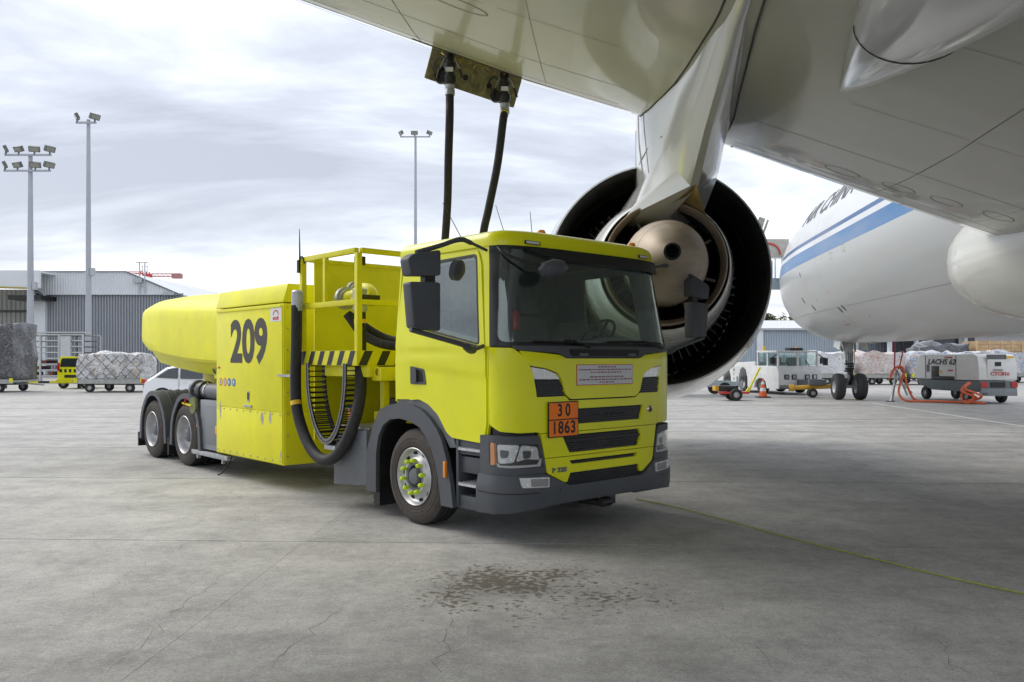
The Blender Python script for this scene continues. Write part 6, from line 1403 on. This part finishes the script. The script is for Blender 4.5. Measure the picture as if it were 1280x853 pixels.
text_on('LACHS 62','unit_lettering',INK,gu,(-2.45,-.012,1.56),(1,0,0),(0,0,1),size=.30,sx=1.5,bold=.006,shear=.25,ext=.003)
text_on('GPOWER','maker_lettering',REDINK,gu,(-1.95,-.012,1.745),(1,0,0),(0,0,1),size=.10,sx=1.3,bold=.002,ext=.003)
MB().box(-2.0,-1.65,-.012,.0,1.20,1.26).build('red_label', REDINK, gu); MB().box(-2.7,-2.4,-.012,.0,1.10,1.20).build('yellow_label', BAND, gu)
MB().box(-.02,.035,.32,1.02,.98,1.85).build('control_panel', GW, gu, bevel=.01); MB().box(.03,.045,.28,1.05,1.68,1.86).build('vent_slot', mat('mid grey vent',(.12,.12,.125),.5), gu); MB().box(.03,.045,.60,.85,1.42,1.58).build('display', BLACK, gu)
text_on('CTC816','unit_lettering',REDINK,gu,(.055,.80,.93+.20),(0,1,0),(0,0,1),size=.20,sx=1.05,bold=.004,ext=.003); text_on('GPOWER','maker_lettering',INK,gu,(.055,.72,1.27),(0,1,0),(0,0,1),size=.09,ext=.003)
MB().box(.03,.045,1.05,1.35,1.72,1.80).build('yellow_label', BAND, gu)
for y in (.06,1.24): MB().box(.03,.07,y,y+.24,.62,.82).build('tail_lamp', REDL, gu)
MB().box(-.05,.08,.05,1.46,.30,.58).build('rear_bumper', mat('mid grey bumper',(.22,.24,.25),.5), gu, bevel=.01); MB().box(.02,.06,.42,1.0,.62,.82).build('socket_panel', BLACK, gu)
for i in range(3): MB().box(.081,.085,.10+i*.07,.14+i*.07,.34,.42).build('bumper_mark', INK, gu)
for x,y in ((-3.7,.10),(-3.7,1.40),(-.75,.05),(-.75,1.38)): small_wheel(gu,(x,y,.275),1.28)
# orange ground cables
OC = mat('orange cable sheath',(.62,.13,.05),.5,var=.15,scale=8)
oc = thing('orange_power_cable','orange power cable looped from the cable stand to the ground power unit','cable',(15.6,32.4,0))
def ocl(pts, r=.045, m=OC, name='cable_run', p=oc): 
    MB().tube([Vector(q)-Vector(p.location) for q in smooth_path(pts,8)],r,8).build(name, m, p)
def G(px,py,Y): return W3(px,py,Y)
ocl([G(1112,474,33),G(1118,462,33),G(1126,458,33),G(1130,466,33),G(1125,480,33),G(1124,493,32.6),(15.4,32.4,.06),(16.2,32.2,.05),(17.2,31.2,.06),(17.6,30.9,.05)])
ocl([G(1113,470,33.1),G(1120,460,33.1),G(1128,460,33.1),G(1131,472,33.1),G(1138,492,32.8),(15.9,32.6,.06),(16.6,32.0,.05),(17.4,31.0,.05)])
ocl([(17.0,31.5,.06),(17.35,31.1,.25),G(1202,489,31),G(1211,478,31.1)]); ocl([(17.1,31.3,.06),(17.5,31.0,.3),G(1206,486,31),G(1213,479,31.1)])
MB().tube([Vector(G(1209+7.5*math.cos(a*PI/10),496+8*math.sin(a*PI/10),30.9+.02*a))-Vector(oc.location) for a in range(38)],.04,8).build('cable_coil', OC, oc)
pc = thing('purple_power_cable','thin dark red cable hanging from the aircraft belly to the stand','cable',(15.3,33,1.3))
CR = mat('dark crimson cable',(.30,.02,.06),.5)
MB().tube([Vector(q)-Vector(pc.location) for q in smooth_path([G(1127,419,33.2),G(1119,425,33),G(1118.5,445,33),G(1118,462,33)],6)],.028,8).build('cable_run', CR, pc)
MB().tube([Vector(q)-Vector(pc.location) for q in smooth_path([G(1127,430,33),G(1128,440,33),G(1126,452,33),G(1123,462,33)],6)],.028,8).build('cable_run', CR, pc)
MB().tube([Vector(q)-Vector(pc.location) for q in smooth_path([G(1123,424,33.2),G(1127,430,33),G(1128,438,33)],6)],.045,8).build('cable_plug', BLACK, pc)
st_ = thing('cable_stand','grey steel A-frame stand holding the orange cable loop','stand',(15.35,33.2,0))
for a,b_ in (((-.38,-.3,0),(0,0,1.25)),((.28,-.3,.25),(0,0,1.25)),((0,.4,0),(0,0,1.25)),((-.1,-.1,.95),(.45,-.35,.35))): MB().bar(a,b_,.06).build('leg', STEEL, st_)
MB().box(-.52,-.25,-.4,-.2,0,.03).build('foot', BLACK, st_)
MB().tube([(-.25,-.05,1.15),(-.1,-.05,1.35),(.1,-.05,1.35),(.25,-.05,1.1)],.03,8).build('saddle', STEEL, st_)
# bonding cord on the ground
cd = thing('bonding_cord','thin yellow green bonding cord lying across the apron from the truck','cord',(1.5,9.9,0))
cpt = [gp(795,625),gp(850,636),gp(920,655),gp(1000,677),gp(1085,698),gp(1180,722),gp(1290,746)]
MB().tube([Vector((x,y,.010))-Vector(cd.location) for x,y in [tuple(p)[:2] for p in smooth_path([(a,b_,0) for a,b_ in cpt],8)]],.0075,6).build('cord_line', mat('yellow green cord',(.30,.32,.06),.6,var=.2,scale=30), cd)
